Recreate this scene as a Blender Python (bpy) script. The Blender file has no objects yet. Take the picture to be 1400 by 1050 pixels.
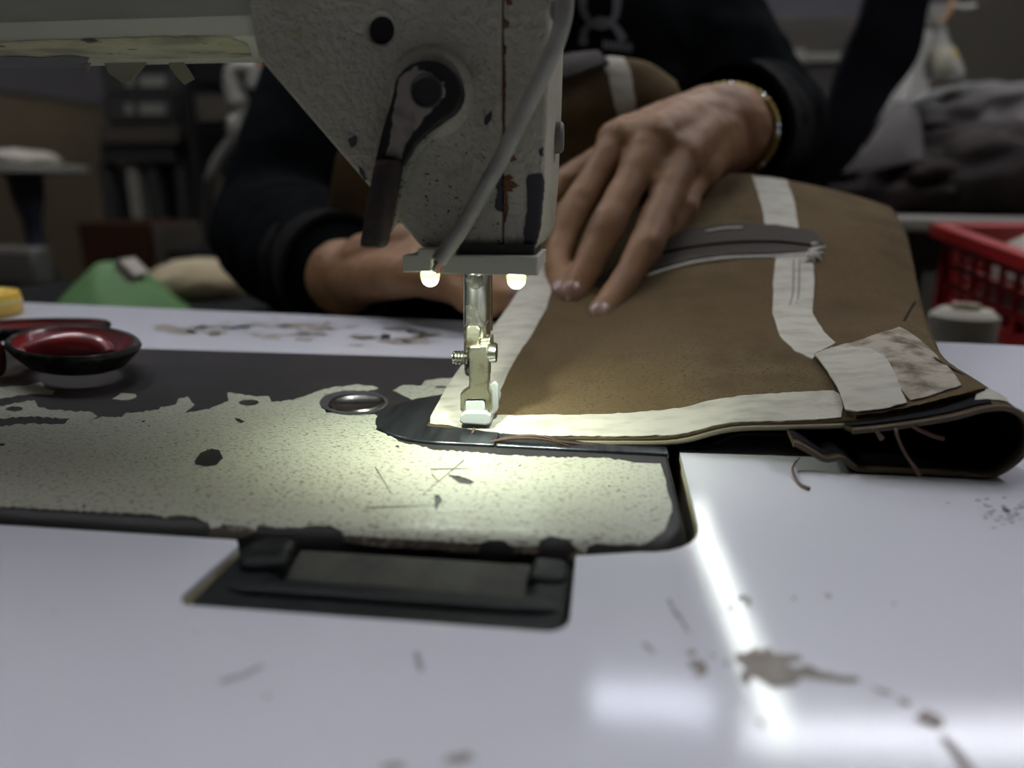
import bpy, bmesh, math, random
from mathutils import Vector, Matrix, noise
from mathutils.bvhtree import BVHTree
from mathutils.geometry import delaunay_2d_cdt
random.seed(7)
S = bpy.context.scene
COL = S.collection
# ------------------------------------------------------------------ camera, world, lights, exposure
FPX = 1000.0
CAMZ = 0.078                      # camera height above the sewing bed (z = 0 is the table top)
PITCH, YAW = math.radians(15.4), math.radians(7.4)
CAM = Vector((0, 0, CAMZ))
FW = Vector((-math.sin(YAW)*math.cos(PITCH), math.cos(YAW)*math.cos(PITCH), -math.sin(PITCH)))
RT = Vector((math.cos(YAW), math.sin(YAW), 0))
UP = RT.cross(FW)
cd = bpy.data.cameras.new('camera'); cam = bpy.data.objects.new('camera', cd); COL.objects.link(cam)
cam.location = CAM
cam.rotation_euler = Matrix((RT, UP, -FW)).transposed().to_euler()
cd.sensor_width = 36; cd.lens = 36*FPX/1400
cd.clip_start = 0.005; cd.clip_end = 50
cd.dof.use_dof = True; cd.dof.focus_distance = 0.235; cd.dof.aperture_fstop = 6.5
S.camera = cam
wd = bpy.data.worlds.new('world'); S.world = wd; wd.use_nodes = True
wd.node_tree.nodes['Background'].inputs[0].default_value = (0.8, 0.85, 1, 1)
wd.node_tree.nodes['Background'].inputs[1].default_value = 0.02
S.view_settings.view_transform = 'Standard'; S.view_settings.look = 'None'
S.view_settings.gamma = 1; S.view_settings.use_curve_mapping = False
S.view_settings.exposure = 0.0
TUBE = 42.0                      # radiance of the ceiling tubes
LEDP = 0.21                      # watts of each little LED

def ray(px, py):
    return (FW*FPX + RT*(px-700) - UP*(py-525)).normalized()
def Zp(px, py, z=0.0):            # point of the plane z under a sight line
    d = ray(px, py); return CAM + d*((z-CAMZ)/d.z)
def W(px, py, y):                 # point at depth y
    d = ray(px, py); return CAM + d*(y/d.y)
def prj(p):
    v = Vector(p)-CAM; k = FPX/v.dot(FW); return (700+v.dot(RT)*k, 525-v.dot(UP)*k)

# ------------------------------------------------------------------ materials
MATS = {}
def mat(name, col, rough=0.5, metal=0.0, spec=0.5, var=None, bump=None, specks=None, emit=None, trans=0, coat=0, alpha=1, sheen=0, stretch=(1,1,1), coatrough=.1):
    """var=(scale, other colour, lo, hi)  bump=(scale, strength, distance)  specks=(scale, colour, threshold)"""
    if name in MATS: return MATS[name]
    m = bpy.data.materials.new(name); m.use_nodes = True
    nt = m.node_tree; N = nt.nodes; L = nt.links; b = N['Principled BSDF']
    b.inputs['Base Color'].default_value = (*col, 1); b.inputs['Roughness'].default_value = rough
    b.inputs['Metallic'].default_value = metal; b.inputs['Specular IOR Level'].default_value = spec
    b.inputs['Coat Weight'].default_value = coat; b.inputs['Coat Roughness'].default_value = coatrough
    b.inputs['Transmission Weight'].default_value = trans; b.inputs['Alpha'].default_value = alpha
    if sheen: b.inputs['Sheen Weight'].default_value = sheen
    if emit: b.inputs['Emission Color'].default_value = (*emit[0], 1); b.inputs['Emission Strength'].default_value = emit[1]
    tc = N.new('ShaderNodeTexCoord'); mp = N.new('ShaderNodeMapping'); mp.inputs['Scale'].default_value = stretch
    L.new(tc.outputs['Object'], mp.inputs[0]); V = mp.outputs[0]
    cur = None
    def mix(fac, c):
        nonlocal cur
        x = N.new('ShaderNodeMix'); x.data_type = 'RGBA'
        L.new(fac, x.inputs[0])
        if cur is None: x.inputs[6].default_value = (*col, 1)
        else: L.new(cur, x.inputs[6])
        x.inputs[7].default_value = (*c, 1); cur = x.outputs[2]
    def nz(scale, lo, hi, detail=4, vec=V):
        n = N.new('ShaderNodeTexNoise'); n.inputs['Scale'].default_value = scale; n.inputs['Detail'].default_value = detail
        L.new(vec, n.inputs[0])
        r = N.new('ShaderNodeMapRange'); r.inputs[1].default_value = lo; r.inputs[2].default_value = hi
        L.new(n.outputs[0], r.inputs[0]); return n, r.outputs[0]
    for v in ([] if not var else (var if isinstance(var, list) else [var])):
        _, f = nz(v[0], v[2], v[3]); mix(f, v[1])
    for v in ([] if not specks else (specks if isinstance(specks, list) else [specks])):
        _, f = nz(v[0], v[2], v[2]+.03, 2); mix(f, v[1])
    if cur is not None: L.new(cur, b.inputs['Base Color'])
    last = None
    for v in ([] if not bump else (bump if isinstance(bump, list) else [bump])):
        n, _ = nz(v[0], 0, 1, 3)
        bp = N.new('ShaderNodeBump'); bp.inputs['Strength'].default_value = v[1]; bp.inputs['Distance'].default_value = v[2]
        L.new(n.outputs[0], bp.inputs['Height'])
        if last: L.new(last, bp.inputs['Normal'])
        last = bp.outputs[0]
    if last: L.new(last, b.inputs['Normal'])
    MATS[name] = m; return m

# ------------------------------------------------------------------ object helpers
def org(o):
    v = Vector((0, 0, 0))
    while o: v += o.location; o = o.parent
    return v
def tag(o, label=None, cat=None, group=None, kind=None):
    if label: o['label'] = label
    if cat: o['category'] = cat
    if group: o['group'] = group
    if kind: o['kind'] = kind
    return o
def thing(name, loc, label, cat, group=None):
    o = bpy.data.objects.new(name, None); COL.objects.link(o); o.location = loc; o.empty_display_size = .01
    return tag(o, label, cat, group)
def mobj(name, vs, fs, m, parent=None, smooth=True, loc=None, label=None, auto=None):
    vs = [Vector(v) for v in vs]
    if parent is not None: o0 = org(parent); l = Vector((0, 0, 0))
    else:
        if loc is None:
            loc = Vector((sum(v.x for v in vs)/len(vs), sum(v.y for v in vs)/len(vs), min(v.z for v in vs)))
        o0 = Vector(loc); l = o0
    me = bpy.data.meshes.new(name); me.from_pydata([v-o0 for v in vs], [], fs); me.materials.append(m)
    bm = bmesh.new(); bm.from_mesh(me); bmesh.ops.remove_doubles(bm, verts=bm.verts, dist=1e-7)
    bmesh.ops.recalc_face_normals(bm, faces=bm.faces)
    for f in bm.faces: f.smooth = smooth
    if smooth:
        a = math.radians(auto or 38)
        for e in bm.edges:
            if len(e.link_faces) == 2 and e.calc_face_angle(0) > a: e.smooth = False
    bm.to_mesh(me); bm.free()
    o = bpy.data.objects.new(name, me); COL.objects.link(o); o.location = l; o.parent = parent
    if label: o['label'] = label
    return o
def bevel(o, w, seg=2, ang=35):
    md = o.modifiers.new('bevel', 'BEVEL'); md.width = w; md.segments = seg; md.limit_method = 'ANGLE'; md.angle_limit = math.radians(ang)
    md.harden_normals = False; return o
def boxv(a, b):
    x0, y0, z0 = [min(a[i], b[i]) for i in range(3)]; x1, y1, z1 = [max(a[i], b[i]) for i in range(3)]
    vs = [(x0,y0,z0),(x1,y0,z0),(x1,y1,z0),(x0,y1,z0),(x0,y0,z1),(x1,y0,z1),(x1,y1,z1),(x0,y1,z1)]
    return vs, [(0,3,2,1),(4,5,6,7),(0,1,5,4),(1,2,6,5),(2,3,7,6),(3,0,4,7)]
def box(name, a, b, m, parent=None, bev=0, seg=2, **k):
    v, f = boxv(a, b); o = mobj(name, v, f, m, parent, smooth=bev > 0, **k)
    if bev: bevel(o, bev, seg)
    return o
def inpoly(p, poly):
    c = False; n = len(poly); x, y = p[0], p[1]; j = n-1
    for i in range(n):
        xi, yi = poly[i][0], poly[i][1]; xj, yj = poly[j][0], poly[j][1]
        if (yi > y) != (yj > y) and x < (xj-xi)*(y-yi)/(yj-yi)+xi: c = not c
        j = i
    return c
def fill2d(outers, holes=(), step=None, extra=()):
    """triangulates polygons with holes, with grid points every step; returns points, triangles, boundary loops"""
    pts, edges, loops = [], [], []
    for lp in list(outers)+list(holes):
        s = len(pts); n = len(lp); pts += [Vector((p[0], p[1])) for p in lp]
        edges += [(s+i, s+(i+1) % n) for i in range(n)]
    def inside(p):
        return any(inpoly(p, o) for o in outers) and not any(inpoly(p, h) for h in holes)
    if step:
        xs = [p.x for p in pts]; ys = [p.y for p in pts]
        sx, sy = step if isinstance(step, tuple) else (step, step)
        x = min(xs)+sx*.37
        r = 0
        while x < max(xs):
            y = min(ys)+sy*(.31+.5*(r % 2))
            while y < max(ys):
                if inside((x, y)): pts.append(Vector((x, y)))
                y += sy
            x += sx; r += 1
    for e in extra: pts.append(Vector(e))
    v, e, f, *_ = delaunay_2d_cdt(pts, edges, [], 0, 1e-6)
    tri = []
    for t in f:
        c = sum((v[i] for i in t), Vector((0, 0)))/len(t)
        if inside(c): tri.append(list(t))
    return v, tri
def rim(tri):
    cnt = {}
    for t in tri:
        for i in range(len(t)):
            a, b = t[i], t[(i+1) % len(t)]
            cnt[(a, b)] = 1
    return [(a, b) for (a, b) in cnt if (b, a) not in cnt]
def prism(name, outer, holes, fn, d0, d1, m, parent=None, bev=0, smooth=None, **k):
    """2-D polygon with holes, fn(u, v, d) -> point, extruded from d0 to d1"""
    v, t = fill2d([outer], holes); n = len(v)
    vs = [fn(p.x, p.y, d0) for p in v]+[fn(p.x, p.y, d1) for p in v]
    fs = [tuple(x) for x in t]+[tuple(i+n for i in reversed(x)) for x in t]
    fs += [(b, a, a+n, b+n) for a, b in rim(t)]
    o = mobj(name, vs, fs, m, parent, smooth=bool(bev) if smooth is None else smooth, **k)
    if bev: bevel(o, bev)
    return o
def cr(pts, n=6, closed=False):
    """Catmull-Rom through the points (any dimension)"""
    P = [tuple(p) for p in pts]; out = []; N = len(P); D = len(P[0])
    for i in range(N if closed else N-1):
        g = (lambda k: P[k % N]) if closed else (lambda k: P[max(0, min(N-1, k))])
        a, b, c, d = g(i-1), g(i), g(i+1), g(i+2)
        for j in range(n):
            t = j/n
            out.append(tuple(.5*(2*b[q]+(c[q]-a[q])*t+(2*a[q]-5*b[q]+4*c[q]-d[q])*t*t+(3*b[q]-a[q]-3*c[q]+d[q])*t**3) for q in range(D)))
    if not closed: out.append(P[-1])
    return out
def tubev(pts, rad, seg=10, caps=True):
    pts = [Vector(p) for p in pts]; n = len(pts)
    rad = rad if isinstance(rad, (list, tuple)) else [rad]*n
    vs, fs = [], []; u = None
    for i, p in enumerate(pts):
        t = (pts[min(i+1, n-1)]-pts[max(i-1, 0)]).normalized()
        if u is None:
            u = t.cross(Vector((0, 0, 1)));
            if u.length < .1: u = t.cross(Vector((1, 0, 0)))
        u = (u-t*u.dot(t)).normalized(); w = t.cross(u)
        for k in range(seg):
            a = 2*math.pi*k/seg; vs.append(p+(u*math.cos(a)+w*math.sin(a))*rad[i])
    for i in range(n-1):
        for k in range(seg):
            a = i*seg+k; b = i*seg+(k+1) % seg; fs.append((a, b, b+seg, a+seg))
    if caps: fs.append(tuple(range(seg-1, -1, -1))); fs.append(tuple((n-1)*seg+k for k in range(seg)))
    return vs, fs
def tube(name, pts, rad, m, parent=None, seg=10, sub=0, **k):
    if sub:
        if isinstance(rad, (list, tuple)):
            q = cr([(*p, r) for p, r in zip(pts, rad)], sub); pts = [x[:3] for x in q]; rad = [max(1e-5, x[3]) for x in q]
        else: pts = cr(pts, sub)
    v, f = tubev(pts, rad, seg); return mobj(name, v, f, m, parent, **k)
def lathev(c, prof, seg=24, axis='z', a0=0):
    """profile of (radius, height) round an axis"""
    vs, fs = [], []; c = Vector(c)
    for r, h in prof:
        for k in range(seg):
            a = a0+2*math.pi*k/seg; x, y = r*math.cos(a), r*math.sin(a)
            vs.append(c+(Vector((x, y, h)) if axis == 'z' else Vector((x, h, y)) if axis == 'y' else Vector((h, x, y))))
    for i in range(len(prof)-1):
        for k in range(seg):
            a = i*seg+k; b = i*seg+(k+1) % seg; fs.append((a, b, b+seg, a+seg))
    fs.append(tuple(range(seg))); fs.append(tuple((len(prof)-1)*seg+k for k in range(seg)))
    return vs, fs
def lathe(name, c, prof, m, parent=None, seg=24, axis='z', a0=0, **k):
    v, f = lathev(c, prof, seg, axis, a0); return mobj(name, v, f, m, parent, **k)
def join(*vf):
    vs, fs = [], []
    for v, f in vf:
        s = len(vs); vs += list(v); fs += [tuple(i+s for i in q) for q in f]
    return vs, fs
def sph(c, r, seg=14, rings=8, rot=None):
    r = r if isinstance(r, (tuple, list)) else (r, r, r); vs, fs = [], []; c = Vector(c)
    vs.append(Vector((0, 0, -r[2])))
    for i in range(1, rings):
        a = -math.pi/2+math.pi*i/rings
        for k in range(seg):
            b = 2*math.pi*k/seg; vs.append(Vector((r[0]*math.cos(a)*math.cos(b), r[1]*math.cos(a)*math.sin(b), r[2]*math.sin(a))))
    vs.append(Vector((0, 0, r[2]))); n = len(vs)
    for k in range(seg): fs.append((0, 1+(k+1) % seg, 1+k)); fs.append((n-1, n-1-seg+k, n-1-seg+(k+1) % seg))
    for i in range(rings-2):
        for k in range(seg):
            a = 1+i*seg+k; b = 1+i*seg+(k+1) % seg; fs.append((a, b, b+seg, a+seg))
    if rot is not None: vs = [rot @ v for v in vs]
    return [v+c for v in vs], fs
def capsv(pts, rad, seg=14):
    """closed chain of rounded cones (to be merged by a voxel remesh)"""
    parts = [tubev([a, b], [ra, rb], seg) for a, b, ra, rb in zip(pts, pts[1:], rad, rad[1:])]
    parts += [sph(p, r, seg) for p, r in zip(pts, rad)]
    return join(*parts)
def remesh(name, vf, voxel, m, parent, smooth=6, disp=None, **k):
    me = bpy.data.meshes.new('tmp'); me.from_pydata([tuple(v) for v in vf[0]], [], [tuple(f) for f in vf[1]])
    bm = bmesh.new(); bm.from_mesh(me); bmesh.ops.recalc_face_normals(bm, faces=bm.faces); bm.to_mesh(me); bm.free()
    t = bpy.data.objects.new('tmp', me); COL.objects.link(t)
    r = t.modifiers.new('r', 'REMESH'); r.mode = 'VOXEL'; r.voxel_size = voxel
    s = t.modifiers.new('s', 'SMOOTH'); s.iterations = smooth; s.factor = .5
    dg = bpy.context.evaluated_depsgraph_get(); dg.update(); ev = t.evaluated_get(dg)
    e = ev.to_mesh(); vs = [v.co.copy() for v in e.vertices]; fs = [tuple(p.vertices) for p in e.polygons]
    nr = [v.normal.copy() for v in e.vertices]; ev.to_mesh_clear()
    bpy.data.objects.remove(t); bpy.data.meshes.remove(me)
    if disp: vs = [v+n*disp(v) for v, n in zip(vs, nr)]
    return mobj(name, vs, fs, m, parent, auto=80, **k)
def bvh_of(o):
    dg = bpy.context.evaluated_depsgraph_get(); dg.update(); ev = o.evaluated_get(dg); e = ev.to_mesh(); l = org(o)
    t = BVHTree.FromPolygons([v.co+l for v in e.vertices], [tuple(p.vertices) for p in e.polygons]); ev.to_mesh_clear(); return t
def jag(poly, step=6, amp=1.5, seed=0, closed=True):
    out = []; n = len(poly); rr = random.Random(seed)
    for i in range(n if closed else n-1):
        a = Vector(poly[i]); b = Vector(poly[(i+1) % n]); d = b-a; k = max(1, int(d.length/step))
        nn = Vector((-d.y, d.x)); nn = nn.normalized() if nn.length else nn
        for j in range(k):
            p = a+d*(j/k); j_ = 0 if (amp == 0) else rr.uniform(-amp, amp)*(1 if j else .5); out.append(p+nn*j_)
    if not closed: out.append(Vector(poly[-1]))
    return out
def ell(cx, cy, rx, ry, n=18, amp=0, seed=1):
    rr = random.Random(seed)
    return [Vector((cx+rx*(1+rr.uniform(-amp, amp))*math.cos(2*math.pi*i/n), cy+ry*(1+rr.uniform(-amp, amp))*math.sin(2*math.pi*i/n))) for i in range(n)]
def drape(name, outers, bvh, m, parent, off=.0002, thick=0.0, holes=(), step=10, smooth=True, label=None, disp=None):
    """lays a flat patch, outlined along sight lines, onto the surface in bvh: a real layer following that surface"""
    if not isinstance(outers[0][0], (tuple, list, Vector)): outers = [outers]
    v, t = fill2d(outers, holes, step); pos = []
    cen = sum((Vector((p[0], p[1])) for p in outers[0]), Vector((0, 0)))/len(outers[0])
    for p in v:
        h = bvh.ray_cast(CAM, ray(p.x, p.y)); k = 1
        while h[0] is None and k < 14:          # outline just past the edge: pull it back onto the surface
            d = cen-p; d = d.normalized()*min(d.length, 1.5*k); h = bvh.ray_cast(CAM, ray(p.x+d.x, p.y+d.y)); k += 1
        if h[0] is None: pos.append(None); continue
        n = h[1] if h[1].dot(CAM-h[0]) > 0 else -h[1]
        o_ = off+(disp(p) if disp else 0)
        pos.append((h[0]+n*o_, n))
    t = [x for x in t if all(pos[i] for i in x)]
    if not t: return None
    use = sorted({i for x in t for i in x}); ix = {i: k for k, i in enumerate(use)}
    vs = [pos[i][0] for i in use]; t = [tuple(ix[i] for i in x) for x in t]; fs = list(t)
    if thick:
        n = len(vs); vs = vs+[pos[i][0]-pos[i][1]*thick for i in use]
        fs += [tuple(i+n for i in reversed(x)) for x in t]+[(b, a, a+n, b+n) for a, b in rim(t)]
    return mobj(name, vs, fs, m, parent, smooth=smooth, label=label, auto=50)
def surf(rows, nu=6, nv=6):
    """smooth surface through a grid of points: returns verts, faces, (rows, cols)"""
    R = [cr(r, nu) for r in rows]; C = [cr([R[i][j] for i in range(len(R))], nv) for j in range(len(R[0]))]
    nr, nc = len(C[0]), len(C); vs = [Vector(C[j][i]) for i in range(nr) for j in range(nc)]
    fs = [(i*nc+j, i*nc+j+1, (i+1)*nc+j+1, (i+1)*nc+j) for i in range(nr-1) for j in range(nc-1)]
    return vs, fs, (nr, nc)
def cloth(name, rows, m, parent, thick=.0012, nu=6, nv=6, wob=0, wscale=30, label=None, front=None):
    vs, fs, dim = surf(rows, nu, nv)
    if wob: vs = [v+Vector((0, 0, 1))*wob*noise.noise(v*wscale)+Vector((0, 1, 0))*wob*noise.noise(v*wscale+Vector((9, 3, 1))) for v in vs]
    o = mobj(name, vs, fs, m, parent, label=label, auto=70)
    s = o.modifiers.new('solid', 'SOLIDIFY'); s.thickness = thick; s.offset = 0
    return o, BVHTree.FromPolygons(vs, fs)

# ------------------------------------------------------------------ material palette
PAINT = mat('old_cream_paint', (.375, .38, .31), .40, bump=[(1100, .5, .00035), (420, .4, .0006)], var=(18, (.32, .305, .24), .4, .75),
            specks=[(1500, (.10, .09, .065), .60), (800, (.12, .11, .08), .645)], stretch=(.5, 1, 1))
HEADP = mat('head_cream_paint', (.46, .44, .35), .5, bump=[(1000, .8, .0005), (450, .8, .0011)], var=[(25, (.37, .35, .27), .4, .75), (110, (.29, .265, .19), .58, .8)],
            specks=[(1300, (.08, .07, .055), .70)])
ARMP = mat('arm_cream_paint', (.45, .46, .36), .5, bump=(500, .3, .0003), var=(12, (.36, .365, .27), .4, .7))
GRIME = mat('grimy_underside_paint', (.40, .39, .23), .6, bump=[(300, .8, .0008)], var=[(60, (.2, .19, .11), .45, .6)], specks=(180, (.05, .045, .035), .66), stretch=(.6, 1, 1))
BARE = mat('bare_dark_iron', (.016, .014, .0145), .5, 0, .25, bump=(500, .15, .0002), var=(40, (.024, .020, .019), .4, .7))
CHIP = mat('chipped_patch_iron', (.04, .037, .042), .5, .2, bump=(500, .25, .0003))
RUST = mat('rust', (.11, .045, .015), .85, var=(900, (.2, .09, .03), .4, .6))
DIRT = mat('brown_greasy_dirt', (.05, .036, .024), .7, bump=(700, .6, .0006), var=(400, (.2, .16, .11), .52, .7))
STEELD = mat('blued_steel', (.13, .14, .16), .28, .9, bump=(120, .04, .0002), var=(60, (.07, .075, .09), .4, .7), stretch=(6, .6, 1))
STEEL = mat('nickel_steel', (.52, .52, .47), .22, 1, bump=(300, .1, .0002), var=(140, (.25, .24, .2), .45, .7))
BRASSY = mat('worn_nickel', (.44, .42, .32), .34, 1, bump=(1200, .25, .0002), var=(220, (.2, .17, .11), .5, .7))
GRUNGE = mat('grimy_steel', (.012, .011, .009), .75, 0, .2, bump=(1400, .6, .0003), var=(500, (.045, .04, .032), .5, .75))
PTFE = mat('white_plastic_sole', (.36, .375, .37), .4, spec=.3)
PLAST = mat('grey_beige_plastic', (.48, .475, .405), .45, bump=(900, .08, .0001))
LEDM = mat('glowing_led', (1, 1, .9), .2, emit=((1, .98, .70), 14))
LEDG = mat('clear_led_rim', (.9, 1, .7), .1, emit=((.8, .9, .35), 1.6))
CABLE = mat('grey_cable', (.33, .32, .28), .45, var=(120, (.22, .21, .18), .45, .7), bump=(300, .1, .0002))
BLACKW = mat('black_wire', (.01, .01, .01), .5)
REDW = mat('red_wire', (.5, .12, .08), .5)
BLUEW = mat('blue_wire', (.1, .2, .3), .5)
LAM = mat('white_laminate', (.60, .595, .645), .085, spec=.5, bump=[(1400, .07, .0002), (40, .02, .0006)], var=(9, (.56, .56, .61), .4, .8))
WOODE = mat('raw_board_edge', (.42, .38, .24), .8, bump=(400, .6, .0008), var=(120, (.2, .17, .1), .5, .7))
STAIN = mat('brown_glue_stain', (.19, .165, .14), .6, spec=.3, var=(160, (.27, .24, .21), .4, .65))
SCUFF = mat('grey_scuff', (.27, .27, .28), .6, spec=.3)
RUB = mat('black_rubber', (.006, .007, .007), .5, spec=.2, bump=[(250, .3, .0006)], var=(70, (.010, .012, .012), .4, .6))
HINGE = mat('dull_hinge_plate', (.05, .051, .041), .65, 0, .2, bump=(350, .35, .0004), var=(90, (.03, .03, .025), .4, .65))
LEATH = mat('brown_suede', (.080, .056, .030), .95, spec=.04, bump=[(1500, .25, .0003), (70, .15, .001)], var=[(9, (.105, .078, .044), .50, .72), (32, (.055, .038, .022), .5, .75)], specks=(900, (.066, .046, .026), .58))
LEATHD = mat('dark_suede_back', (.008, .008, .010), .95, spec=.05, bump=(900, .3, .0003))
EDGE = mat('cut_suede_edge', (.10, .085, .06), .9, spec=.2, bump=(1200, .4, .0003))
TAPE = mat('white_fusing_tape', (.37, .35, .30), .85, spec=.2, bump=[(900, .5, .0004)], var=(200, (.27, .25, .21), .45, .72), stretch=(.4, 1, 1))
FUZZ = mat('fuzzy_worn_tape', (.30, .27, .22), .9, spec=.1, bump=[(1100, .8, .0006)], var=(130, (.11, .085, .058), .44, .64))
SEAM = mat('dark_seam_strip', (.030, .023, .018), .8, spec=.2, bump=(500, .3, .0004))
COPPER = mat('copper_thread', (.065, .027, .013), .6, bump=(2500, .5, .0003))
THREAD = mat('dull_brown_thread', (.11, .07, .05), .8)
WTHREAD = mat('white_thread', (.6, .58, .54), .8)
SKIN = mat('brown_skin', (.215, .113, .055), .55, spec=.22, bump=[(500, .2, .0004)], var=[(35, (.155, .08, .042), .42, .7)])
NAIL = mat('finger_nail', (.16, .085, .065), .35, spec=.5)
HAIR = mat('black_hair', (.012, .01, .009), .6, bump=(200, .6, .002))
JACK = mat('black_jacket_cloth', (.0022, .0028, .0034), .95, spec=.02, bump=[(25, .4, .006)], var=(8, (.0035, .0042, .005), .4, .7))
CUFF = mat('charcoal_cuff_cloth', (.009, .0085, .0085), .95, spec=.03, bump=(60, .3, .002))
TROU = mat('dark_trousers', (.02, .02, .026), .85)
SHOE = mat('dark_shoe', (.02, .018, .016), .5)
GOLD = mat('gold_bracelet', (.30, .22, .07), .3, 1)
SILV = mat('silver_clasp', (.7, .7, .68), .2, 1)
LOGO = mat('grey_print', (.10, .095, .10), .7)
RED = mat('red_plastic', (.30, .010, .011), .45, bump=(200, .05, .0004))
REDS = mat('red_scissor_lining', (.17, .012, .014), .3, coat=.3, var=(90, (.09, .012, .012), .4, .65))
SBLK = mat('scissor_black_plastic', (.016, .0155, .015), .7, spec=.05, bump=(500, .2, .0003), var=(120, (.055, .052, .048), .45, .62))
YEL = mat('yellow_plastic', (.62, .40, .04), .5, var=(60, (.5, .33, .06), .4, .7))
GREEN = mat('green_cloth', (.05, .125, .03), .7, bump=(40, .3, .003))
BEIGE = mat('beige_cloth', (.27, .225, .14), .9, bump=(40, .4, .004), var=(20, (.20, .15, .08), .45, .7))
DBROWN = mat('dark_brown_leather_cloth', (.021, .0145, .0125), .7, spec=.12, bump=(30, .3, .004), var=(12, (.008, .0065, .0065), .4, .7))
DNAVY = mat('dark_hanging_cloth', (.003, .003, .004), .95, spec=.02, bump=(20, .4, .006))
WALLU = mat('mauve_grey_wall', (.062, .055, .060), .8, bump=(30, .1, .003))
WALLL = mat('tan_wall', (.088, .064, .035), .8, bump=(30, .1, .003), var=(3, (.068, .049, .028), .4, .7))
WALLR = mat('taupe_wall', (.066, .056, .045), .85, bump=(30, .1, .003))
FLOORM = mat('grey_floor', (.04, .037, .034), .6, var=(5, (.05, .046, .042), .4, .6))
CEIL = mat('pale_ceiling', (.5, .5, .5), .9)
TUBEM = mat('fluorescent_tube', (1, 1, 1), .4, emit=((.90, .92, 1.0), TUBE))
TUBEB = mat('bluish_fluorescent_tube', (1, 1, 1), .4, emit=((.80, .84, 1.0), TUBE*.75))
TUBEG = mat('greenish_fluorescent_tube', (1, 1, 1), .4, emit=((.92, 1.0, .94), TUBE*1.0))
FIXT = mat('white_metal_fitting', (.7, .7, .7), .5)
GREYM = mat('grey_metal', (.024, .023, .022), .7, spec=.2, bump=(60, .05, .001))
DGREY = mat('dark_grey_metal', (.007, .007, .007), .8, spec=.1)
PALE = mat('pale_paint', (.13, .125, .105), .5)
WHITE = mat('white_enamel', (.25, .24, .21), .4)
CARD = mat('brown_cardboard', (.022, .0095, .005), .95, spec=.05, bump=(80, .1, .001))
WOODB = mat('brown_wood', (.035, .028, .018), .6, var=(14, (.024, .018, .012), .4, .6), stretch=(.3, 4, 4))
STOOLM = mat('beige_board', (.2, .17, .11), .7)
FILM = mat('clear_plastic_film', (.8, .8, .76), .25, trans=.55, alpha=.75)
YCONT = mat('yellowish_contents', (.45, .36, .14), .8)
SCRAPT = mat('yellowed_tape_scrap', (.30, .28, .20), .35, spec=.5, alpha=.8, bump=(150, .3, .0005))
WCLOTH = mat('offwhite_cloth', (.33, .30, .25), .85, bump=(60, .4, .003))
DARKHOLE = mat('dark_hole', (.006, .006, .006), .7)
WINE = mat('dark_red_cloth', (.09, .012, .02), .8)

# ------------------------------------------------------------------ the room
FL = -.75; CE = 1.75
def struct(name, a, b, m): return tag(box(name, a, b, m), kind='structure')
struct('floor', (-2.4, -2.2, FL-.05), (2.6, 4.3, FL), FLOORM)
struct('ceiling', (-2.4, -2.2, CE+.10), (2.6, 4.3, CE+.15), CEIL)
struct('wall_back', (-2.3, 4.2, FL), (2.5, 4.3, CE+.1), WALLR)
struct('wall_front', (-2.3, -2.2, FL), (2.5, -2.1, CE+.1), WALLR)
struct('wall_right', (2.5, -2.2, FL), (2.6, 4.3, CE+.1), WALLR)
wl = struct('wall_left', (-2.4, -2.2, FL), (-2.3, 4.3, CE+.1), WALLU)
DADO = .078+.245*1.02*1.35
for nm, z0, z1, m, t in (('dado_panel', FL, DADO-.012, WALLL, .012), ('dado_rail', DADO-.012, DADO, WOODB, .02)):
    mobj(nm, *boxv((-2.3, -2.1, z0), (-2.3+t, 4.19, z1)), m, wl, smooth=False)

def ceiling_tube(p, q, m, label, hang):
    p = Vector(p); q = Vector(q); d = (q-p).normalized(); s = Vector((d.y, -d.x, 0))
    t = thing('ceiling_light', (p+q)/2+Vector((0, 0, .02)), label, 'light', 'ceiling tube lights')
    v, f = tubev([p, q], .013, 12); mobj('tube', v, f, m, t)
    a, b = p-d*.03, q+d*.03; vs = []
    for z in (.022, .05):
        for c in (a-s*.03, a+s*.03, b+s*.03, b-s*.03): vs.append(c+Vector((0, 0, z)))
    mobj('fitting', vs, [(0,1,2,3),(7,6,5,4),(0,4,5,1),(1,5,6,2),(2,6,7,3),(3,7,4,0)], FIXT, t, smooth=False)
    for e in (p-d*.008, q+d*.008):
        mobj('tube_holder', *boxv(e-Vector((.018, .018, .02)), e+Vector((.018, .018, .03))), FIXT, t, smooth=False)
        v, f = tubev([e+Vector((0, 0, .045)), Vector((e.x, e.y, CE+.1))], .004, 6); mobj('hanger_rod', v, f, GREYM, t)
ceiling_tube((-.09, 2.31, CE), (.44, 2.32, CE), TUBEB, 'short bluish ceiling tube above the table end', 0)
ceiling_tube((.50, 2.19, CE), (1.55, 2.30, CE), TUBEM, 'long white ceiling tube right of the short bluish tube', 0)
ceiling_tube((.50, 3.95, CE-.10), (.625, 2.02, CE-.10), TUBEG, 'greenish ceiling tube running lengthwise away from the table', 0)
TUBEFILL = mat('added_fill_tube', (1, 1, 1), .4, emit=((.92, .94, 1.0), 104))  # for three unseen tubes added as fill light on the table
ceiling_tube((-1.3, .2, CE), (-1.3, 1.5, CE), TUBEFILL, 'added unseen fill tube left of the sewing table', 0)
ceiling_tube((1.2, .2, CE), (1.2, 1.5, CE), TUBEFILL, 'added unseen fill tube right of the sewing table', 0)
ceiling_tube((-.3, .35, CE), (-.3, 1.55, CE), TUBEFILL, 'added unseen fill tube above the sewing machine', 0)

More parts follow.
